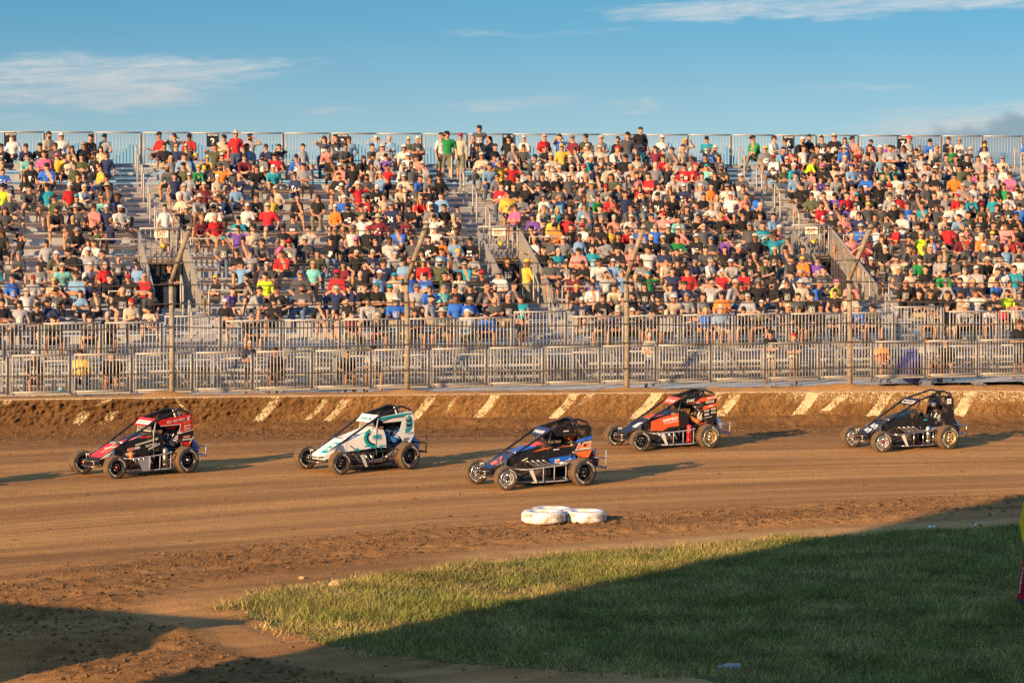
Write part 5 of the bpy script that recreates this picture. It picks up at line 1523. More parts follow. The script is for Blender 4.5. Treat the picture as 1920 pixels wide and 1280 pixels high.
    MB().tube([(1.60, 0.25, 0.16), (1.60, 0.47, 0.16)], 0.012, 6).build('tie_rod', P_['chrome'], car)
    # side bars
    bm = P_[sp.get('bars', 'chrome')]
    for s in (-1, 1):
        nb = MB()
        nb.tube(spline([(1.34, 0.30 * s, 0.36), (1.22, 0.52 * s, 0.36), (0.7, 0.60 * s, 0.40), (0.36, 0.60 * s, 0.43), (0.30, 0.45 * s, 0.43), (0.28, 0.27 * s, 0.43)], 4), 0.014, 6)
        nb.tube(spline([(1.16, 0.28 * s, 0.10), (1.04, 0.50 * s, 0.10), (0.6, 0.58 * s, 0.11), (0.34, 0.58 * s, 0.12), (0.26, 0.27 * s, 0.14)], 4), 0.014, 6)
        for x in (0.88, 0.64, 0.38): nb.tube([(x, 0.585 * s, 0.105), (x, 0.60 * s, 0.40)], 0.011, 6)
        nb.build('nerf_bar', bm, car)
    if sp.get('kick'):
        MB().prism([(1.16, 0.34), (1.04, 0.10), (0.88, 0.10), (0.86, 0.36)], lambda x, z, o: (x, 0.575 + o, z), 0, 0.006).build('mud_plate', P_[sp['kick']], car)
    else:
        MB().prism([(1.18, 0.34), (1.05, 0.10), (1.00, 0.10), (1.10, 0.36)], lambda x, z, o: (x, 0.56 + o, z), 0, 0.006).build('mud_plate', P_['pale'], car)
    if sp.get('fin'):
        MB().prism([(1.76, 0.36), (1.60, 0.42), (1.42, 0.34), (1.44, 0.12), (1.50, 0.10)], lambda x, z, o: (x, 0.255 + o, z), 0, 0.006).build('nose_fin', P_[sp['fin']], car)
    # engine
    MB().box((0.92, 0, 0.30), (0.52, 0.30, 0.30)).build('engine_block', P_['pipe'], car)
    ev = MB(); ev.box((0.90, 0.20, 0.43), (0.46, 0.12, 0.09)); ev.build('valve_cover', P_[sp['eng']], car)
    if sp.get('engplate'): MB().box((0.90, 0.265, 0.43), (0.34, 0.008, 0.05)).build('cover_plate', P_[sp['engplate']], car)
    for k in range(4):
        x = 1.08 - 0.12 * k
        if sp['pipes'] == 'high': pt = [(x, 0.22, 0.40), (x + 0.03, 0.33, 0.50), (x - 0.06, 0.38, 0.44), (x - 0.20, 0.39, 0.40), (0.36, 0.39, 0.42)]
        elif sp['pipes'] == 'low': pt = [(x, 0.20, 0.34), (x + 0.05, 0.34, 0.30), (x - 0.02, 0.40, 0.18), (x - 0.22, 0.41, 0.18), (0.40, 0.41, 0.24)]
        else: pt = [(x, 0.20, 0.34), (x + 0.02, 0.32, 0.33), (x - 0.02, 0.36, 0.24), (x - 0.05, 0.34, 0.20)]
        MB().tube(spline(pt, 4), 0.024, 8).build('header_pipe', P_['chrome' if sp['pipes'] == 'block' else 'pipe'], car)
    if sp['pipes'] == 'high': MB().tube([(0.42, 0.39, 0.42), (0.12, 0.40, 0.45), (-0.02, 0.40, 0.46)], 0.045, 10).build('collector', P_['pipe'], car)
    if sp['pipes'] == 'low': MB().tube(spline([(0.44, 0.41, 0.23), (0.26, 0.42, 0.34), (0.02, 0.42, 0.50), (-0.08, 0.42, 0.56)], 4), 0.045, 10).build('collector', P_['pipe'], car)
    if sp.get('can'):
        MB().lathe([(0.0, 0.13), (0.055, 0.13), (0.058, 0.2), (0.05, 0.21), (0.058, 0.22), (0.058, 0.36), (0.05, 0.37), (0.056, 0.38), (0.056, 0.48), (0.03, 0.52), (0.0, 0.52)], 'z', 14, 0, (0.40, 0.42, 0.0)).build('canister', P_[sp['can']], car)
    if sp.get('cone'):
        MB().lathe([(0.0, 0.03), (0.055, 0.0), (0.03, -0.16), (0.0, -0.17)], 'z', 12, 0, (1.14, 0.30, 0.46)).build('ram_tube', P_['orange'], car)
    # cockpit
    st = MB(); st.box((-0.10, 0, 0.30), (0.40, 0.36, 0.05)); st.build('seat', P_['black'], car)
    MB().box((-0.26, 0, 0.62), (0.05, 0.38, 0.62)).build('seat_back', P_['black'], car)
    sw = MB(); R_ = 0.14
    sw.tube([Vector((0.40 - 0.35 * R_ * math.sin(t), R_ * math.cos(t), 0.72 + R_ * math.sin(t) * 0.9)) for t in np.linspace(0, 2 * math.pi, 17)], 0.013, 6, cap=False)
    sw.tube([(0.40, 0, 0.72), (0.60, 0, 0.66)], 0.015, 6)
    sw.build('steering_wheel', P_['black'], car)
    sp['decals'](car)
    # the driver
    drive(car, sp)
    return car

def drive(car, sp):
    """belted-in driver; figure faces +x of the car"""
    V3 = lambda *a: np.array(a, float)
    pr = []; c = lambda a, b, ra, rb, z: pr.append(('c', V3(*a), V3(*b), ra, rb, z))
    c((-0.08, -0.08, 0.42), (-0.08, 0.08, 0.42), 0.12, 0.12, 1); c((-0.10, 0, 0.50), (-0.12, 0, 0.66), 0.14, 0.15, 1)
    c((-0.12, -0.13, 0.74), (-0.12, 0.13, 0.74), 0.075, 0.075, 1); c((-0.12, 0, 0.76), (-0.08, 0, 0.86), 0.06, 0.06, 1)
    pr.append(('e', V3(-0.05, 0, 0.92), (0.10, 0.085, 0.11), 0))
    for s in (-1, 1):
        sh = (-0.11, 0.20 * s, 0.73); el = (0.10, 0.27 * s, 0.56); ha = (0.36, 0.15 * s, 0.73)
        c(sh, el, 0.062, 0.052, 2); c(el, ha, 0.050, 0.038, 2)
        # gloved hand closed on the wheel rim: palm, four fingers, thumb
        c(ha, (0.40, 0.14 * s, 0.74), 0.036, 0.032, 3)
        for k in range(4):
            z = 0.77 - 0.022 * k
            c((0.39, 0.145 * s, z), (0.425, 0.135 * s, z - 0.004), 0.012, 0.011, 3); c((0.425, 0.135 * s, z - 0.004), (0.418, 0.110 * s, z - 0.006), 0.011, 0.009, 3)
        c((0.385, 0.125 * s, 0.775), (0.405, 0.105 * s, 0.785), 0.012, 0.010, 3)
        kn = (0.40, 0.13 * s, 0.48); an = (0.80, 0.10 * s, 0.26)
        c((-0.05, 0.09 * s, 0.42), kn, 0.092, 0.070, 1); c(kn, an, 0.062, 0.045, 1); c(an, (0.88, 0.10 * s, 0.32), 0.045, 0.040, 3)
    V, F, Z = sdf_mesh(pr, 0.026, 0.022)
    suit, sleeve = sp['suit'], sp['sleeve']
    me = mesh_np('driver_body', V, F, [cmat('skin', 1, SKINS[1]), cloth('suit_' + sp['key'], suit), cloth('sleeve_' + sp['key'], sleeve), M['blackcloth']], Z, True)
    o = bpy.data.objects.new('person', me)
    o.matrix_world = car.matrix_world
    o.location = car.location; o.rotation_euler = car.rotation_euler
    COL.objects.link(o)
    tag(o, sp['driver'], 'person', 'drivers belted into the racers')
    hb = MB(); n, m_ = 20, 12
    cx, cz = -0.045, 0.945
    V = []; F = []
    hb.loft([[(cx + 0.150 * math.sin(ph) * math.cos(t) * (1.04 if math.cos(t) > 0 else 1.0), 0.125 * math.sin(ph) * math.sin(t), cz + 0.135 * math.cos(ph)) for t in np.linspace(0, 2 * math.pi, 25)[:-1]] for ph in np.linspace(0.05, 2.45, 12)], smooth=True)
    hb.build('helmet', P_[sp['helmet']], o)
    vs = MB()
    V, F = grid_shell(lambda a, b: (cx + 0.006 + 0.157 * math.cos((a - 0.5) * 2.5) * math.cos(b * 0.62 - 0.32), 0.131 * math.sin((a - 0.5) * 2.5), cz + 0.005 + 0.137 * math.sin(b * 0.62 - 0.32)), 12, 4)
    vs.add(V, F, 0, True); vs.build('helmet_visor', sp.get('visorm') or M['glass'], o)
    for s in (-1, 1):
        MB().tube(spline([(-0.19, 0.08 * s, 0.80), (-0.06, 0.09 * s, 0.79), (0.02, 0.06 * s, 0.60), (0.04, 0.02 * s, 0.50)], 4), 0.018, 6).build('harness_strap', P_['pale'], o)
    hn = MB(); hn.tube(spline([(-0.20, -0.13, 0.82), (-0.05, -0.15, 0.80), (0.06, 0, 0.79), (-0.05, 0.15, 0.80), (-0.20, 0.13, 0.82)], 5), 0.025, 8); hn.build('neck_brace', P_['black'], o)
    for q in (0.35, 0.55, 0.75):
        p0 = Vector((-0.11, 0.20, 0.73)).lerp(Vector((0.10, 0.27, 0.56)), q); dr = Vector((0.21, 0.07, -0.17)).normalized()
        MB().tube([p0, p0 + dr * 0.022], 0.066, 12, cap=False).build('sleeve_stripe', P_['pale'], o)

def nose_number(c, s, x, y, h, wd, m):
    for k, ch in enumerate(s):
        xx = x + (0.5 - k) * (wd + 0.02)
        lettering(ch, lambda a, b: TP(xx - a, y - b, 0.006), h, wd, P_[m], c, name='digit', bold=0.03, slant=0.2)

def dec1(c):      # red and black
    decal(c, [(1.84, 0.36), (1.50, 0.53), (1.66, 0.40)], 'white')
    MB().prism([(1.80, -0.20), (1.80, 0.20), (1.36, 0.22), (1.36, -0.22)], TP, 0, 0.003).build('decal', P_['red'], c)
    MB().prism([(1.62, 0.02), (1.44, 0.02), (1.44, 0.20), (1.66, 0.20)], TP, 0.003, 0.006).build('decal', P_['scarlet'], c)
    MB().prism([(1.20, -0.05), (1.20, 0.20), (0.72, 0.25), (0.95, 0.1)], TP, 0, 0.003).build('decal', P_['red'], c)
    for (p, q) in (((1.66, 0.0), (1.34, 0.02)), ((1.52, -0.1), (1.42, 0.21)), ((1.34, -0.18), (1.22, 0.2)), ((1.2, 0.17), (0.76, 0.235))):
        d = Vector((q[0] - p[0], q[1] - p[1])).normalized() * 0.012; n_ = Vector((-d.y, d.x))
        MB().prism([(p[0] + n_.x, p[1] + n_.y), (p[0] - n_.x, p[1] - n_.y), (q[0] - n_.x, q[1] - n_.y), (q[0] + n_.x, q[1] + n_.y)], TP, 0.005, 0.008).build('decal', P_['cream'], c)
    for (x0, z0, x1, z1) in ((1.02, 0.60, 0.50, 0.71), (1.02, 0.585, 0.50, 0.69), (0.72, 0.50, 0.46, 0.60), (0.72, 0.485, 0.46, 0.58)):
        decal(c, [(x0, z0), (x1, z1), (x1, z1 + 0.012), (x0, z0 + 0.012)], 'cream')
    decal(c, [(0.92, 0.735), (0.66, 0.735), (0.64, 0.765), (0.90, 0.765)], 'red')
    decal(c, [(1.20, 0.49), (0.92, 0.53), (0.92, 0.575), (1.20, 0.54)], 'pale'); decal(c, [(1.19, 0.51), (1.04, 0.53), (1.04, 0.555), (1.19, 0.535)], 'red', off=0.009)
    flank_text(c, 'EASTSIDE', 0.66, 0.585, 0.05, 0.26, 'cream', 0.12)
    plate(c, 1.18, 0.44, 0.14, 0.03, 'pale'); plate(c, 1.17, 0.40, 0.16, 0.025, 'white', m2='grey')
    # white outline and marks on the sail
    decal(c, [(0.44, 0.945), (-0.06, 0.955), (-0.06, 0.968), (0.44, 0.958)], 'cream'); decal(c, [(-0.05, 0.955), (0.03, 0.70), (0.015, 0.70), (-0.068, 0.955)], 'cream')
    for x, z, wd_ in ((0.22, 1.02, 0.11), (0.06, 1.04, 0.11), (-0.09, 1.06, 0.12)): plate(c, x, z, wd_, 0.045, 'pale', 0.06, 'red')
    plate(c, -0.25, 1.07, 0.06, 0.08, 'pale', 0.05, 'grey')
    for z, wd_ in ((0.98, 0.16), (0.92, 0.15), (0.86, 0.13)): plate(c, -0.22, z, wd_, 0.035, 'pale' if z < .95 else 'scarlet', 0.1, 'scarlet')
    decal(c, [(0.02, 0.76), (-0.365, 0.83), (-0.365, 0.66), (-0.33, 0.60), (0.0, 0.60)], 'black', off=0.007); decal(c, [(0.02, 0.76), (-0.365, 0.83), (-0.365, 0.843), (0.02, 0.773)], 'cream', off=0.010)
    plate(c, -0.02, 0.79, 0.10, 0.05, 'cream', 0.05); plate(c, -0.2, 0.70, 0.18, 0.04, 'scarlet', 0.08, 'pale', 0.011); plate(c, -0.2, 0.645, 0.22, 0.03, 'pale', 0.04, None, 0.011)
    decal(c, [(-0.28, 0.56), (-0.365, 0.68), (-0.36, 0.70), (-0.26, 0.56)], 'cream', off=0.011)
def dec2(c):      # white and teal
    MB().prism([(1.80, 0.02), (1.80, 0.20), (1.40, 0.22), (1.44, 0.0)], TP, 0, 0.003).build('decal', P_['teal'], c)
    nose_number(c, '25', 1.60, 0.11, 0.14, 0.12, 'white')
    MB().prism([(1.08, 0.05), (1.00, 0.05), (0.96, 0.2), (1.08, 0.22)], TP, 0, 0.003).build('decal', P_['gold'], c)
    band(c, 0.58, 0.655, 0.22, 0.13, 40, -75, 0.035, 'black', 0.006); band(c, 0.58, 0.655, 0.255, 0.165, 55, -84, 0.065, 'teal', 0.006)
    decal(c, [(0.80, 0.52), (0.36, 0.46), (0.36, 0.50), (0.80, 0.50)][:0] or [(0.90, 0.475), (0.36, 0.455), (0.36, 0.485), (0.86, 0.50)], 'teal', off=0.005)
    flank_text(c, 'AME', 0.60, 0.675, 0.075, 0.21, 'teal', 0.0, 0.0, bold=0.06); flank_text(c, 'ELECTRICAL', 0.60, 0.618, 0.026, 0.21, 'grey', 0.0, 0.0)
    decal(c, [(1.14, 0.40), (1.06, 0.47), (1.00, 0.40)], 'teal'); decal(c, [(1.24, 0.52), (1.10, 0.42), (1.09, 0.43), (1.23, 0.53)], 'black')
    decal(c, [(0.52, 1.055), (0.2, 1.09), (-0.16, 1.115), (-0.16, 1.065), (0.2, 1.05), (0.50, 1.00)], 'teal'); decal(c, [(0.48, 0.985), (0.2, 1.045), (-0.1, 1.055), (-0.1, 1.04), (0.2, 1.03), (0.46, 0.965)], 'black')
    band(c, -0.13, 0.90, 0.11, 0.13, 120, 270, 0.075, 'teal', 0.006)
    plate(c, -0.25, 1.105, 0.17, 0.03, 'teal', 0.03, 'grey', 0.009)
    for z, wd_ in ((0.99, 0.12), (0.90, 0.12), (0.80, 0.13)): plate(c, -0.20, z, wd_, 0.045, 'teal', 0.12, 'grey', 0.010)
    decal(c, [(-0.15, 0.97), (-0.29, 0.98), (-0.28, 0.94), (-0.16, 0.93)], 'black', off=0.009); decal(c, [(-0.15, 0.87), (-0.29, 0.89), (-0.28, 0.84), (-0.16, 0.83)], 'black', off=0.009)
    plate(c, -0.15, 0.585, 0.13, 0.05, 'grey', 0.05, 'teal', 0.009); plate(c, -0.25, 0.70, 0.14, 0.03, 'grey', 0.06, 'pale', 0.009)
    flank_text(c, 'T', 0.49, 0.425, 0.07, 0.06, 'teal')
def dec3(c):      # black, blue and orange
    MB().prism([(1.82, -0.20), (1.82, 0.20), (1.34, 0.23), (1.34, -0.23)], TP, 0, 0.002).build('decal', P_['navy'], c)
    MB().prism([(1.22, -0.2), (1.28, 0.22), (0.86, 0.26), (0.90, -0.2)], TP, 0, 0.003).build('decal', P_['blue'], c)
    MB().prism([(0.86, -0.2), (0.86, 0.2), (0.66, 0.26), (0.62, -0.2)], TP, 0, 0.003).build('decal', P_['scarlet'], c)
    nose_number(c, '17', 1.58, 0.0, 0.16, 0.13, 'orange')
    lettering('H', lambda a, b: TP(1.64 - a, 0.15 - b, 0.006), 0.07, 0.12, P_['orange'], c, bold=0.03)
    plate(c, 1.12, 0.53, 0.12, 0.02, 'cream', 0.35)
    decal(c, [(0.96, 0.665), (0.56, 0.73), (0.56, 0.75), (0.80, 0.71)], 'orange'); decal(c, [(0.44, 0.735), (0.02, 0.745), (0.10, 0.762)], 'orange')
    plate(c, 0.44, 0.695, 0.13, 0.022, 'pale', 0.05); plate(c, 0.22, 1.045, 0.12, 0.022, 'pale', 0.05)
    decal(c, [(0.60, 0.525), (0.04, 0.575), (-0.04, 0.42), (0.58, 0.41)], 'blue'); plate(c, 0.42, 0.465, 0.10, 0.08, 'cream', 0.05, 'orange')
    decal(c, [(0.16, 0.50), (0.11, 0.515), (0.13, 0.48), (0.07, 0.49), (0.12, 0.46), (0.11, 0.43), (0.15, 0.45), (0.20, 0.43), (0.18, 0.46), (0.23, 0.48), (0.17, 0.48)], 'pale')
    decal(c, [(-0.02, 0.86), (-0.36, 0.93), (-0.365, 0.86), (0.0, 0.79)], 'blue')
    decal(c, [(0.03, 0.62), (-0.365, 0.655), (-0.28, 0.50), (-0.07, 0.52)], 'orange')
    flank_text(c, 'ACE', -0.17, 0.745, 0.115, 0.36, 'cream', 0.10, 0.2, 0.009, 0.09); flank_text(c, 'ACE', -0.17, 0.745, 0.095, 0.33, 'orange', 0.10, 0.2, 0.013, 0.04)
    plate(c, -0.18, 0.67, 0.34, 0.02, 'pale', 0.07, None)
def dec4(c):      # black and scarlet
    MB().prism([(1.62, 0.02), (1.62, 0.19), (1.42, 0.20), (1.46, 0.02)], TP, 0, 0.003).build('decal', P_['white'], c)
    decal(c, [(1.26, 0.605), (0.96, 0.70), (0.60, 0.775), (0.60, 0.49), (0.84, 0.47), (1.00, 0.395), (1.28, 0.385)], 'scarlet')
    MB().prism([(1.20, 0.06), (1.20, 0.22), (0.94, 0.24), (1.0, 0.06)], TP, 0, 0.003).build('decal', P_['scarlet'], c)
    MB().prism([(1.27, -0.2), (1.29, 0.22), (1.0, 0.25), (1.0, -0.2)], TP, 0.003, 0.006).build('decal', P_['scarlet'], c)
    flank_text(c, 'BUNDYBUILT', 0.80, 0.645, 0.05, 0.36, 'white', 0.15, 0.15, bold=0.05); flank_text(c, 'MOTORSPORTS', 0.79, 0.58, 0.036, 0.34, 'pale', 0.14, 0.1)
    plate(c, 0.74, 0.765, 0.08, 0.016, 'pale', 0.12)
    decal(c, [(0.04, 1.09), (-0.30, 1.135), (-0.35, 1.07), (-0.02, 1.01), (0.40, 0.955), (0.30, 0.945), (-0.05, 0.985)][:4] + [(0.10, 1.005), (0.38, 0.965), (0.16, 1.015)], 'scarlet')
    flank_text(c, 'DAK', 0.30, 1.045, 0.06, 0.20, 'white', 0.1, 0.35); plate(c, 0.12, 0.985, 0.09, 0.018, 'pale', 0.1, None, 0.010); plate(c, -0.22, 1.085, 0.20, 0.038, 'pale', 0.1, 'scarlet', 0.010)
    plate(c, -0.18, 1.0, 0.20, 0.045, 'pale', 0.1, 'black', 0.010)
    decal(c, [(-0.02, 0.90), (-0.36, 0.97), (-0.365, 0.90), (0.0, 0.82)], 'scarlet'); plate(c, -0.2, 0.905, 0.12, 0.018, 'white', 0.15, None, 0.010)
    for x, z, m2 in ((-0.10, 0.80, 'black'), (-0.27, 0.835, 'scarlet'), (-0.10, 0.72, 'grey'), (-0.27, 0.76, 'black')): plate(c, x, z, 0.11, 0.04, 'pale', 0.12, m2)
    plate(c, -0.14, 0.655, 0.18, 0.012, 'pale', 0.15)
    decal(c, [(0.10, 0.49), (-0.10, 0.545), (-0.02, 0.54), (0.10, 0.515)], 'scarlet')
def dec5(c):      # plain black
    MB().prism([(1.24, -0.2), (1.24, 0.2), (0.75, 0.24), (0.75, -0.2)], TP, 0, 0.002).build('decal', P_['black'], c)
    nose_number(c, '55', 1.63, 0.03, 0.27, 0.14, 'white')
    decal(c, [(-0.17, 1.085), (-0.275, 1.085), (-0.275, 0.975), (-0.17, 0.975)], 'white'); decal(c, [(-0.21, 1.07), (-0.235, 1.07), (-0.265, 1.00), (-0.235, 1.00), (-0.222, 1.04), (-0.205, 1.00), (-0.18, 1.00)], 'grey', off=0.009)
    plate(c, 0.40, 0.64, 0.09, 0.03, 'teal', 0.1)

blackband = dict(key='a')
CARS = [
 ((-7.03, 54.84, 41.0), 'red and black midget racer with white sponsor marks, leading on the left', dict(key='red', rims=('rimblack', 'rimblack'), hubs=('chrome', 'hubred'), hood='black', nose='black', sail='red', cock='black', visor='red', vplate='white', name='GRANT', namec='grey', cage='deep', screen=True, paleposts=True, tank='blue', tank2='red', kick='grey', fin='red', eng='red', engplate='pale', pipes='block', can='pipe', cone=True, suit=(0.03, 0.03, 0.035), sleeve=(0.03, 0.03, 0.04), helmet='red', driver='driver in dark suit and red helmet inside the red and black racer', decals=dec1, bars='grey')),
 ((-2.514, 55.63, 38.0), 'white and teal midget racer reading AME on its flank', dict(key='white', rims=('rimblack', 'rimblack'), hubs=('rimblack', 'rimblack'), hood='white', nose='white', sail='white', cock='white', visor='white', name='TAYLOR', namec='teal', cage='deep', screen=True, paleposts=True, tank='sky', tank2='blue', fin='white', eng='black', pipes='low', suit=(0.02, 0.04, 0.10), sleeve=(0.02, 0.11, 0.30), helmet='black', driver='driver in blue suit and black helmet inside the white and teal racer', decals=dec2, bars='frame', tallbump=True)),
 ((1.11, 52.66, 28.0), 'black midget racer with blue and orange panels reading ACE, nearest the camera', dict(key='blue', rims=('rimblack', 'silver'), hubs=('rimblack', 'rimblack'), hood='black', nose='black', sail='black', cock='black', visor='navy', name='PARKER', namec='white', cage='high', tank='navy', tank2='scarlet', eng='pipe', pipes='high', suit=(0.03, 0.03, 0.035), sleeve=(0.05, 0.03, 0.03), helmet='orange', driver='driver in dark suit and orange helmet inside the blue and orange racer', decals=dec3, bars='grey', tallbump=True)),
 ((4.14, 59.90, 23.8), 'black and orange-red midget racer reading BUNDYBUILT, close to the wall', dict(key='scarlet', rims=('gold', 'rimblack'), hubs=('gold', 'rimblack'), hood='black', nose='black', sail='black', cock='black', visor='scarlet', name='ZC DAUM', namec='white', cage='deep', tank='cream', tank2='sky', eng='black', pipes='block', can='red', suit=(0.03, 0.03, 0.035), sleeve=(0.35, 0.13, 0.04), helmet='cream', driver='driver in dark suit and pale helmet inside the black and orange-red racer', decals=dec4, bars='grey')),
 ((9.42, 59.65, 23.8), 'plain black midget racer numbered 55, last in line at the right', dict(key='black', rims=('gold', 'silver'), hubs=('gold', 'hubred'), hood='black', nose='black', sail='black', cock='black', visor='black', vplate='pale', name='MEYERS', namec='black', cage='open', tank='navy', tank2='sky', eng='black', pipes='high', can='chrome', suit=(0.03, 0.028, 0.028), sleeve=(0.06, 0.05, 0.05), helmet='black', visorm=P_['chrome'], driver='driver in black helmet with bright visor inside the plain black racer', decals=dec5, bars='chrome')),
]
CARS.append(((-11.5, 51.3, 45.0), 'dark midget racer ahead of the red one, only its shadow reaching the left edge', dict(key='lead', rims=('rimblack', 'silver'), hubs=('rimblack', 'rimblack'), hood='black', nose='navy', sail='navy', cock='black', visor='black', name='-', namec='white', cage='high', tank='navy', tank2='grey', eng='pipe', pipes='high', suit=(0.03, 0.03, 0.035), sleeve=(0.04, 0.04, 0.05), helmet='white', driver='driver in dark suit and white helmet inside the leading dark racer', decals=lambda c: None, bars='grey')))
for pose, lab, sp in CARS: make_car(pose, lab, sp)

# ------------------------------------------------------------------ white marker tyres
def marker_tyre(px, py, r, h, lab):
    x, y = to_ground(px, py)
    z = float(ground_h(np.array([x]), np.array([y]))[0][0])
    mb = MB()
    mb.lathe([(r * 0.55, 0.02), (r * 0.60, 0.005), (r * 0.90, 0.0), (r * 0.985, 0.035), (r, h * 0.5), (r * 0.985, h - 0.035), (r * 0.92, h), (r * 0.62, h + 0.005), (r * 0.56, h - 0.02), (r * 0.55, h * 0.5), (r * 0.55, 0.02)], 'z', 40)
    o = mb.build('marker_tyre', M['tyrewhite'], None, (x, y, z - 0.015))
    tb = MB()
    for k in range(44):
        a = 2 * math.pi * k / 44
        for q in (0.32, 0.68): tb.box((math.cos(a) * r, math.sin(a) * r, h * q), (0.012, 0.038, h * 0.26), 0, Matrix.Rotation(a, 3, 'Z'))
    tb.build('tread_blocks', M['tyrewhite'], o)['kind'] = 'stuff'
    tag(o, lab, 'tyre', 'white track marker tyres')
marker_tyre(1019, 985, 0.375, 0.195, 'white painted tyre lying flat, front left of the three track markers')
marker_tyre(1097, 981, 0.365, 0.190, 'white painted tyre lying flat, right one with brown mud patch')
marker_tyre(1036, 974, 0.375, 0.195, 'white painted tyre lying flat, rear one half hidden by the others')

# ------------------------------------------------------------------ official at the right edge, bottle, stone, litter
def official():
    x, y = to_ground(1947, 1136)
    V3 = lambda *a: np.array(a, float)
    pr = []; c = lambda a, b, ra, rb, z: pr.append(('c', V3(*a), V3(*b), ra, rb, z))
    c((-0.07, 0, 0.95), (0.07, 0, 0.95), 0.125, 0.125, 1); c((0, 0, 1.05), (0, -0.01, 1.25), 0.145, 0.16, 2)
    c((-0.15, 0, 1.42), (0.15, 0, 1.42), 0.08, 0.08, 2); c((0, 0, 1.45), (0, -0.02, 1.55), 0.055, 0.055, 0)
    pr.append(('e', V3(0, -0.01, 1.66), (0.078, 0.096, 0.105), 0)); pr.append(('e', V3(0, -0.04, 1.60), (0.056, 0.066, 0.07), 0)); c((0, -0.10, 1.65), (0, -0.115, 1.625), 0.012, 0.016, 0)
    for s in (-1, 1):
        pr.append(('e', V3(0.08 * s, 0, 1.645), (0.014, 0.024, 0.032), 0))
        c((0.18 * s, 0, 1.40), (0.235 * s, 0.02, 1.13), 0.07, 0.058, 2); c((0.235 * s, 0.02, 1.13), (0.24 * s, -0.08, 0.92), 0.055, 0.042, 2)
        c((0.24 * s, -0.085, 0.90), (0.235 * s, -0.10, 0.83), 0.036, 0.034, 0)
        for k in range(4): c((0.235 * s, -0.115 + 0.022 * k, 0.82), (0.225 * s, -0.12 + 0.02 * k, 0.755 + 0.008 * abs(k - 1.5)), 0.0115, 0.009, 0)
        c((0.235 * s, -0.125, 0.87), (0.21 * s, -0.15, 0.82), 0.012, 0.010, 0)
        c((0.095 * s, 0, 0.93), (0.18 * s, -0.02, 0.50), 0.10, 0.088, 1); c((0.18 * s, -0.02, 0.50), (0.245 * s, 0.02, 0.10), 0.088, 0.078, 1)
        c((0.245 * s, 0.04, 0.05), (0.27 * s, -0.14, 0.04), 0.055, 0.045, 3)
    V, F, Z = sdf_mesh(pr, 0.02, 0.02)
    me = mesh_np('official_body', V, F, [cmat('skin', 1, SKINS[1]), cloth('red_trousers', (0.42, 0.012, 0.02)), cloth('yellow_jacket', (0.72, 0.46, 0.02)), M['shoek']], Z, True)
    o = bpy.data.objects.new('person', me); o.location = (x + 0.02, y, 0.02); o.rotation_euler = (0, 0, 0.15); COL.objects.link(o)
    tag(o, 'person in yellow jacket and red trousers cut off by the right edge', 'person')
    MB().add([tuple(Vector(p) + Vector((0, -0.003, 1.655))) for p in [(q.x, q.y, q.z) for q in [Vector(t) for t in hg('short').v]]], hg('short').f, 0, True).build('hair', cmat('hair', 'n', HAIRC['n']), o)
    # lettering running down the outer leg
    def lg(a, b): return (-0.205 + 0.012 * (a + 0.25), -0.045 - b * 0.9, 0.36 + a)
    lettering('RACING', lambda a, b: (-0.292 - 0.16 * a, -0.05 + b, 0.36 - a), 0.05, 0.36, P_['white'], o, bold=0.03)
official()

def bottle():
    x, y = to_ground(1370, 1258)
    m = bpy.data.materials.new('clear_plastic'); m.use_nodes = True
    p = m.node_tree.nodes['Principled BSDF']; p.inputs['Base Color'].default_value = (0.62, 0.66, 0.72, 1); p.inputs['Roughness'].default_value = 0.2; p.inputs['Transmission Weight'].default_value = 0.55; p.inputs['Alpha'].default_value = 0.9
    o = empty('water_bottle', (x, y, 0.055), 0.05); tag(o, 'crumpled clear plastic bottle lying in the shaded grass', 'bottle')
    mb = MB(); mb.lathe([(0, -0.10), (0.042, -0.10), (0.045, -0.08), (0.043, 0.0), (0.047, 0.04), (0.042, 0.08), (0.022, 0.12), (0.018, 0.15)], 'x', 16)
    b = mb.build('body', m, o); b.rotation_euler = (0, 0, math.pi)
    b.location = (0.02, 0, 0)
    mb = MB(); mb.lathe([(0.019, -0.175), (0.021, -0.175), (0.021, -0.145), (0.0, -0.145)], 'x', 12); mb.build('bottle_cap', mat('cap_blue', (0.35, 0.45, 0.55), 0.4), o).location = (0.02, 0, 0)
bottle()
def stone(px, py, sx, lab, m):
    x, y = to_ground(px, py); z = float(ground_h(np.array([x]), np.array([y]))[0][0])
    rs = random.Random(int(px)); secs = []
    for k, t in enumerate((-1, -0.6, 0, 0.6, 1)):
        r = math.sqrt(max(0.06, 1 - t * t))
        secs.append([(t * sx, math.cos(a) * r * sx * 0.6 * rs.uniform(0.8, 1.15), max(-0.01, math.sin(a) * r * sx * 0.62 * rs.uniform(0.75, 1.2) + 0.02)) for a in np.linspace(0, 2 * math.pi, 9)[:-1]])
    o = MB().loft(secs).build('stone', m, None, (x, y, z)); tag(o, lab, 'stone', 'stones by the grass')
ms = mat('ochre_stone', (0.50, 0.32, 0.14), 0.9, 0, 0.25, 20, 0.4, 40)
stone(628, 1102, 0.10, 'ochre stone standing up in the sunlit grass', ms)
stone(566, 1084, 0.05, 'small ochre stone on the dirt just above the grass', ms)
def scrap(px, py, lab):
    x, y = to_ground(px, py); rs = random.Random(int(py))
    V, F = grid_shell(lambda a, b: ((a - 0.5) * 0.16, (b - 0.5) * 0.10, 0.02 + 0.05 * rs.random()), 4, 3)
    mb = MB(); mb.add(V, F); mb.add([(p[0], p[1], p[2] - 0.004) for p in V], [f[::-1] for f in F])
    o = mb.build('paper_scrap', M['white'], None, (x, y, 0.03)); tag(o, lab, 'litter', 'paper scraps by the grass')
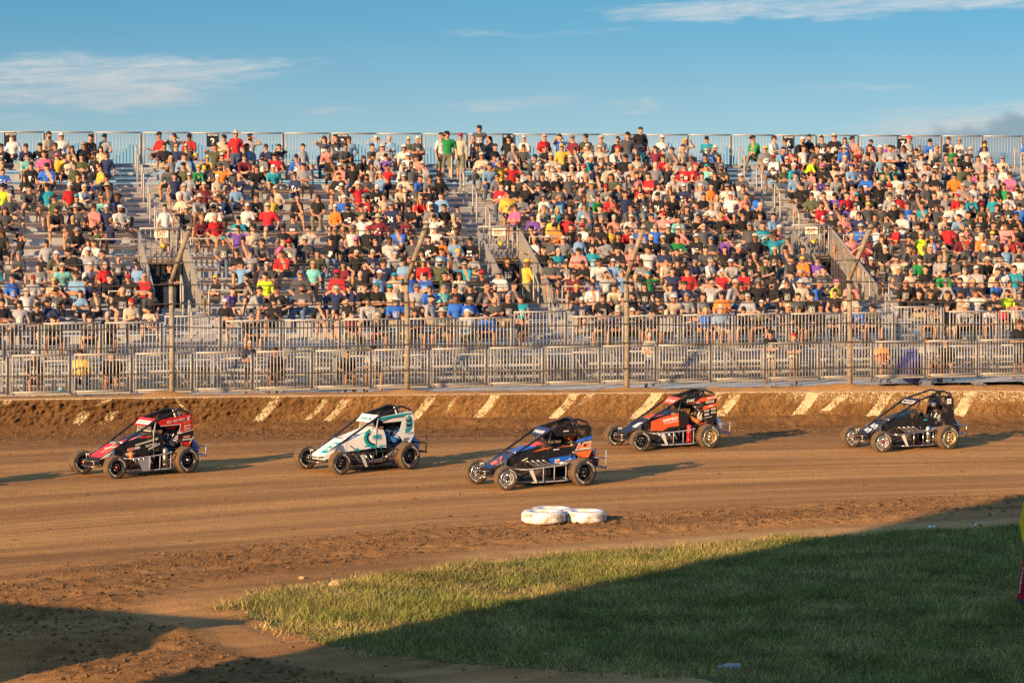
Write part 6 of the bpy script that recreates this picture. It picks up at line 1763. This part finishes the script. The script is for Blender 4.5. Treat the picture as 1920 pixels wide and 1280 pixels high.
scrap(1832, 990, 'crumpled white paper scrap at the shaded edge of the grass'); scrap(1750, 995, 'crumpled white paper scrap, leftmost of two near the right edge')

# things behind the barrier
def cooler():
    p = stand(u_at(114, -1.5), -1.5)
    o = MB().lathe([(0.0, 0.0), (0.10, 0.0), (0.12, 0.02), (0.13, 0.28), (0.12, 0.30), (0.0, 0.30)], 'z', 20).build('drinks_jug', mat('jug_teal', (0.01, 0.34, 0.42), 0.4))
    o.location = (p.x, p.y, PADZ + 0.004); tag(o, 'teal drinks jug standing behind the barrier at far left', 'jug')
    MB().lathe([(0.06, 0.305), (0.06, 0.36), (0.0, 0.36)], 'z', 14).build('lid', M['white'], o)
    p = stand(u_at(1712, -1.3), -1.3)
    mb = MB(); V = []
    for k in range(9):
        t = k / 8; r_ = 0.42 * math.sin(math.pi * min(1, t * 0.9 + 0.06)) ** 0.8 + 0.02
        V.append((r_, 1.0 * t))
    mb.lathe(V, 'z', 12, smooth=False)
    o = mb.build('folded_umbrella', mat('umbrella_blue', (0.03, 0.04, 0.22), 0.8)); o.location = (p.x, p.y, PADZ + 0.004); o.rotation_euler = (0.0, -0.12, 0)
    tag(o, 'dark blue half folded umbrella behind the barrier at right', 'umbrella')
    MB().tube([(0, 0, 0.9), (0, 0, 1.12)], 0.015, 6).build('handle', M['black'], o)
cooler()

# ------------------------------------------------------------------ unseen building added up-sun, out of the picture, to cast the shadow over the grass
def infield_building():
    d = SUN_DIR; nrm = Vector((d.y, -d.x, 0))
    corner = Vector((3.1, 42.6, 0)) - d * 29.0 + nrm * 0.55
    L, D_, H = 10.6, 6.0, 12.6
    ang = math.atan2(nrm.y, nrm.x)
    root = empty('infield_building', corner, ang)
    tag(root, 'two storey infield building standing beside the camera position', 'building')
    wm = mat('siding', (0.55, 0.54, 0.50), 0.7, 0, 0.08)
    MB().box((L / 2, -D_ / 2, H / 2 - 0.1), (L, D_, H)).build('wall', wm, root)
    MB().box((L / 2, -D_ / 2, H + 0.02), (L + 0.02, D_ + 0.6, 0.25)).build('roof', M['galvd'], root)
    for s in range(4):
        for z in (2.0, 6.2):
            w_ = MB().box((1.6 + s * 2.6, 0.02, z), (1.5, 0.06, 1.3)).build('window', M['glass'], root)
            MB().box((1.6 + s * 2.6, 0.06, z - 0.7), (1.7, 0.10, 0.08)).build('sill', M['white'], w_)
    MB().box((L - 0.8, 0.02, 1.05), (0.95, 0.06, 2.1)).build('door', M['galvd'], root)
infield_building()

def trailer():  # added out of view as a shadow caster
    """unseen trailer added left of the picture to shade the dirt at the lower left"""
    a, b = Vector((-7.5, 29.9, 0)) - SUN_DIR * 3.0, Vector((-16.2, 33.5, 0)) - SUN_DIR * 3.0
    t = (b - a).normalized(); L = (b - a).length
    root = empty('enclosed_trailer', a, math.atan2(t.y, t.x)); tag(root, 'white enclosed race trailer parked beside the dirt, left of view', 'trailer')
    MB().box((L / 2, -1.2, 1.33), (L, 2.4, 1.91)).build('body', M['white'], root)
    MB().box((L / 2, -1.2, 2.31), (L - 0.1, 2.3, 0.05)).build('roof', M['galvd'], root)
    for x in (L * 0.62, L * 0.75):
        for y in (0.02, -2.42):
            w_ = MB().lathe([(0.10, -0.1), (0.20, -0.11), (0.33, -0.1), (0.35, -0.05), (0.35, 0.05), (0.33, 0.1), (0.20, 0.11), (0.10, 0.1)], 'y', 20).build('wheel', M['rubber'], root, (x, y, 0.35))
    MB().box((L / 2, -1.2, 0.32), (L * 0.98, 2.0, 0.12)).build('frame', M['steel'], root)
    MB().prism([(-1.2, 0.30), (0, 0.30), (0, 0.42), (-1.2, 0.42)], lambda x, z, o: (x, -1.2 + o, z), -0.08, 0.08).build('drawbar', M['steel'], root)
trailer()
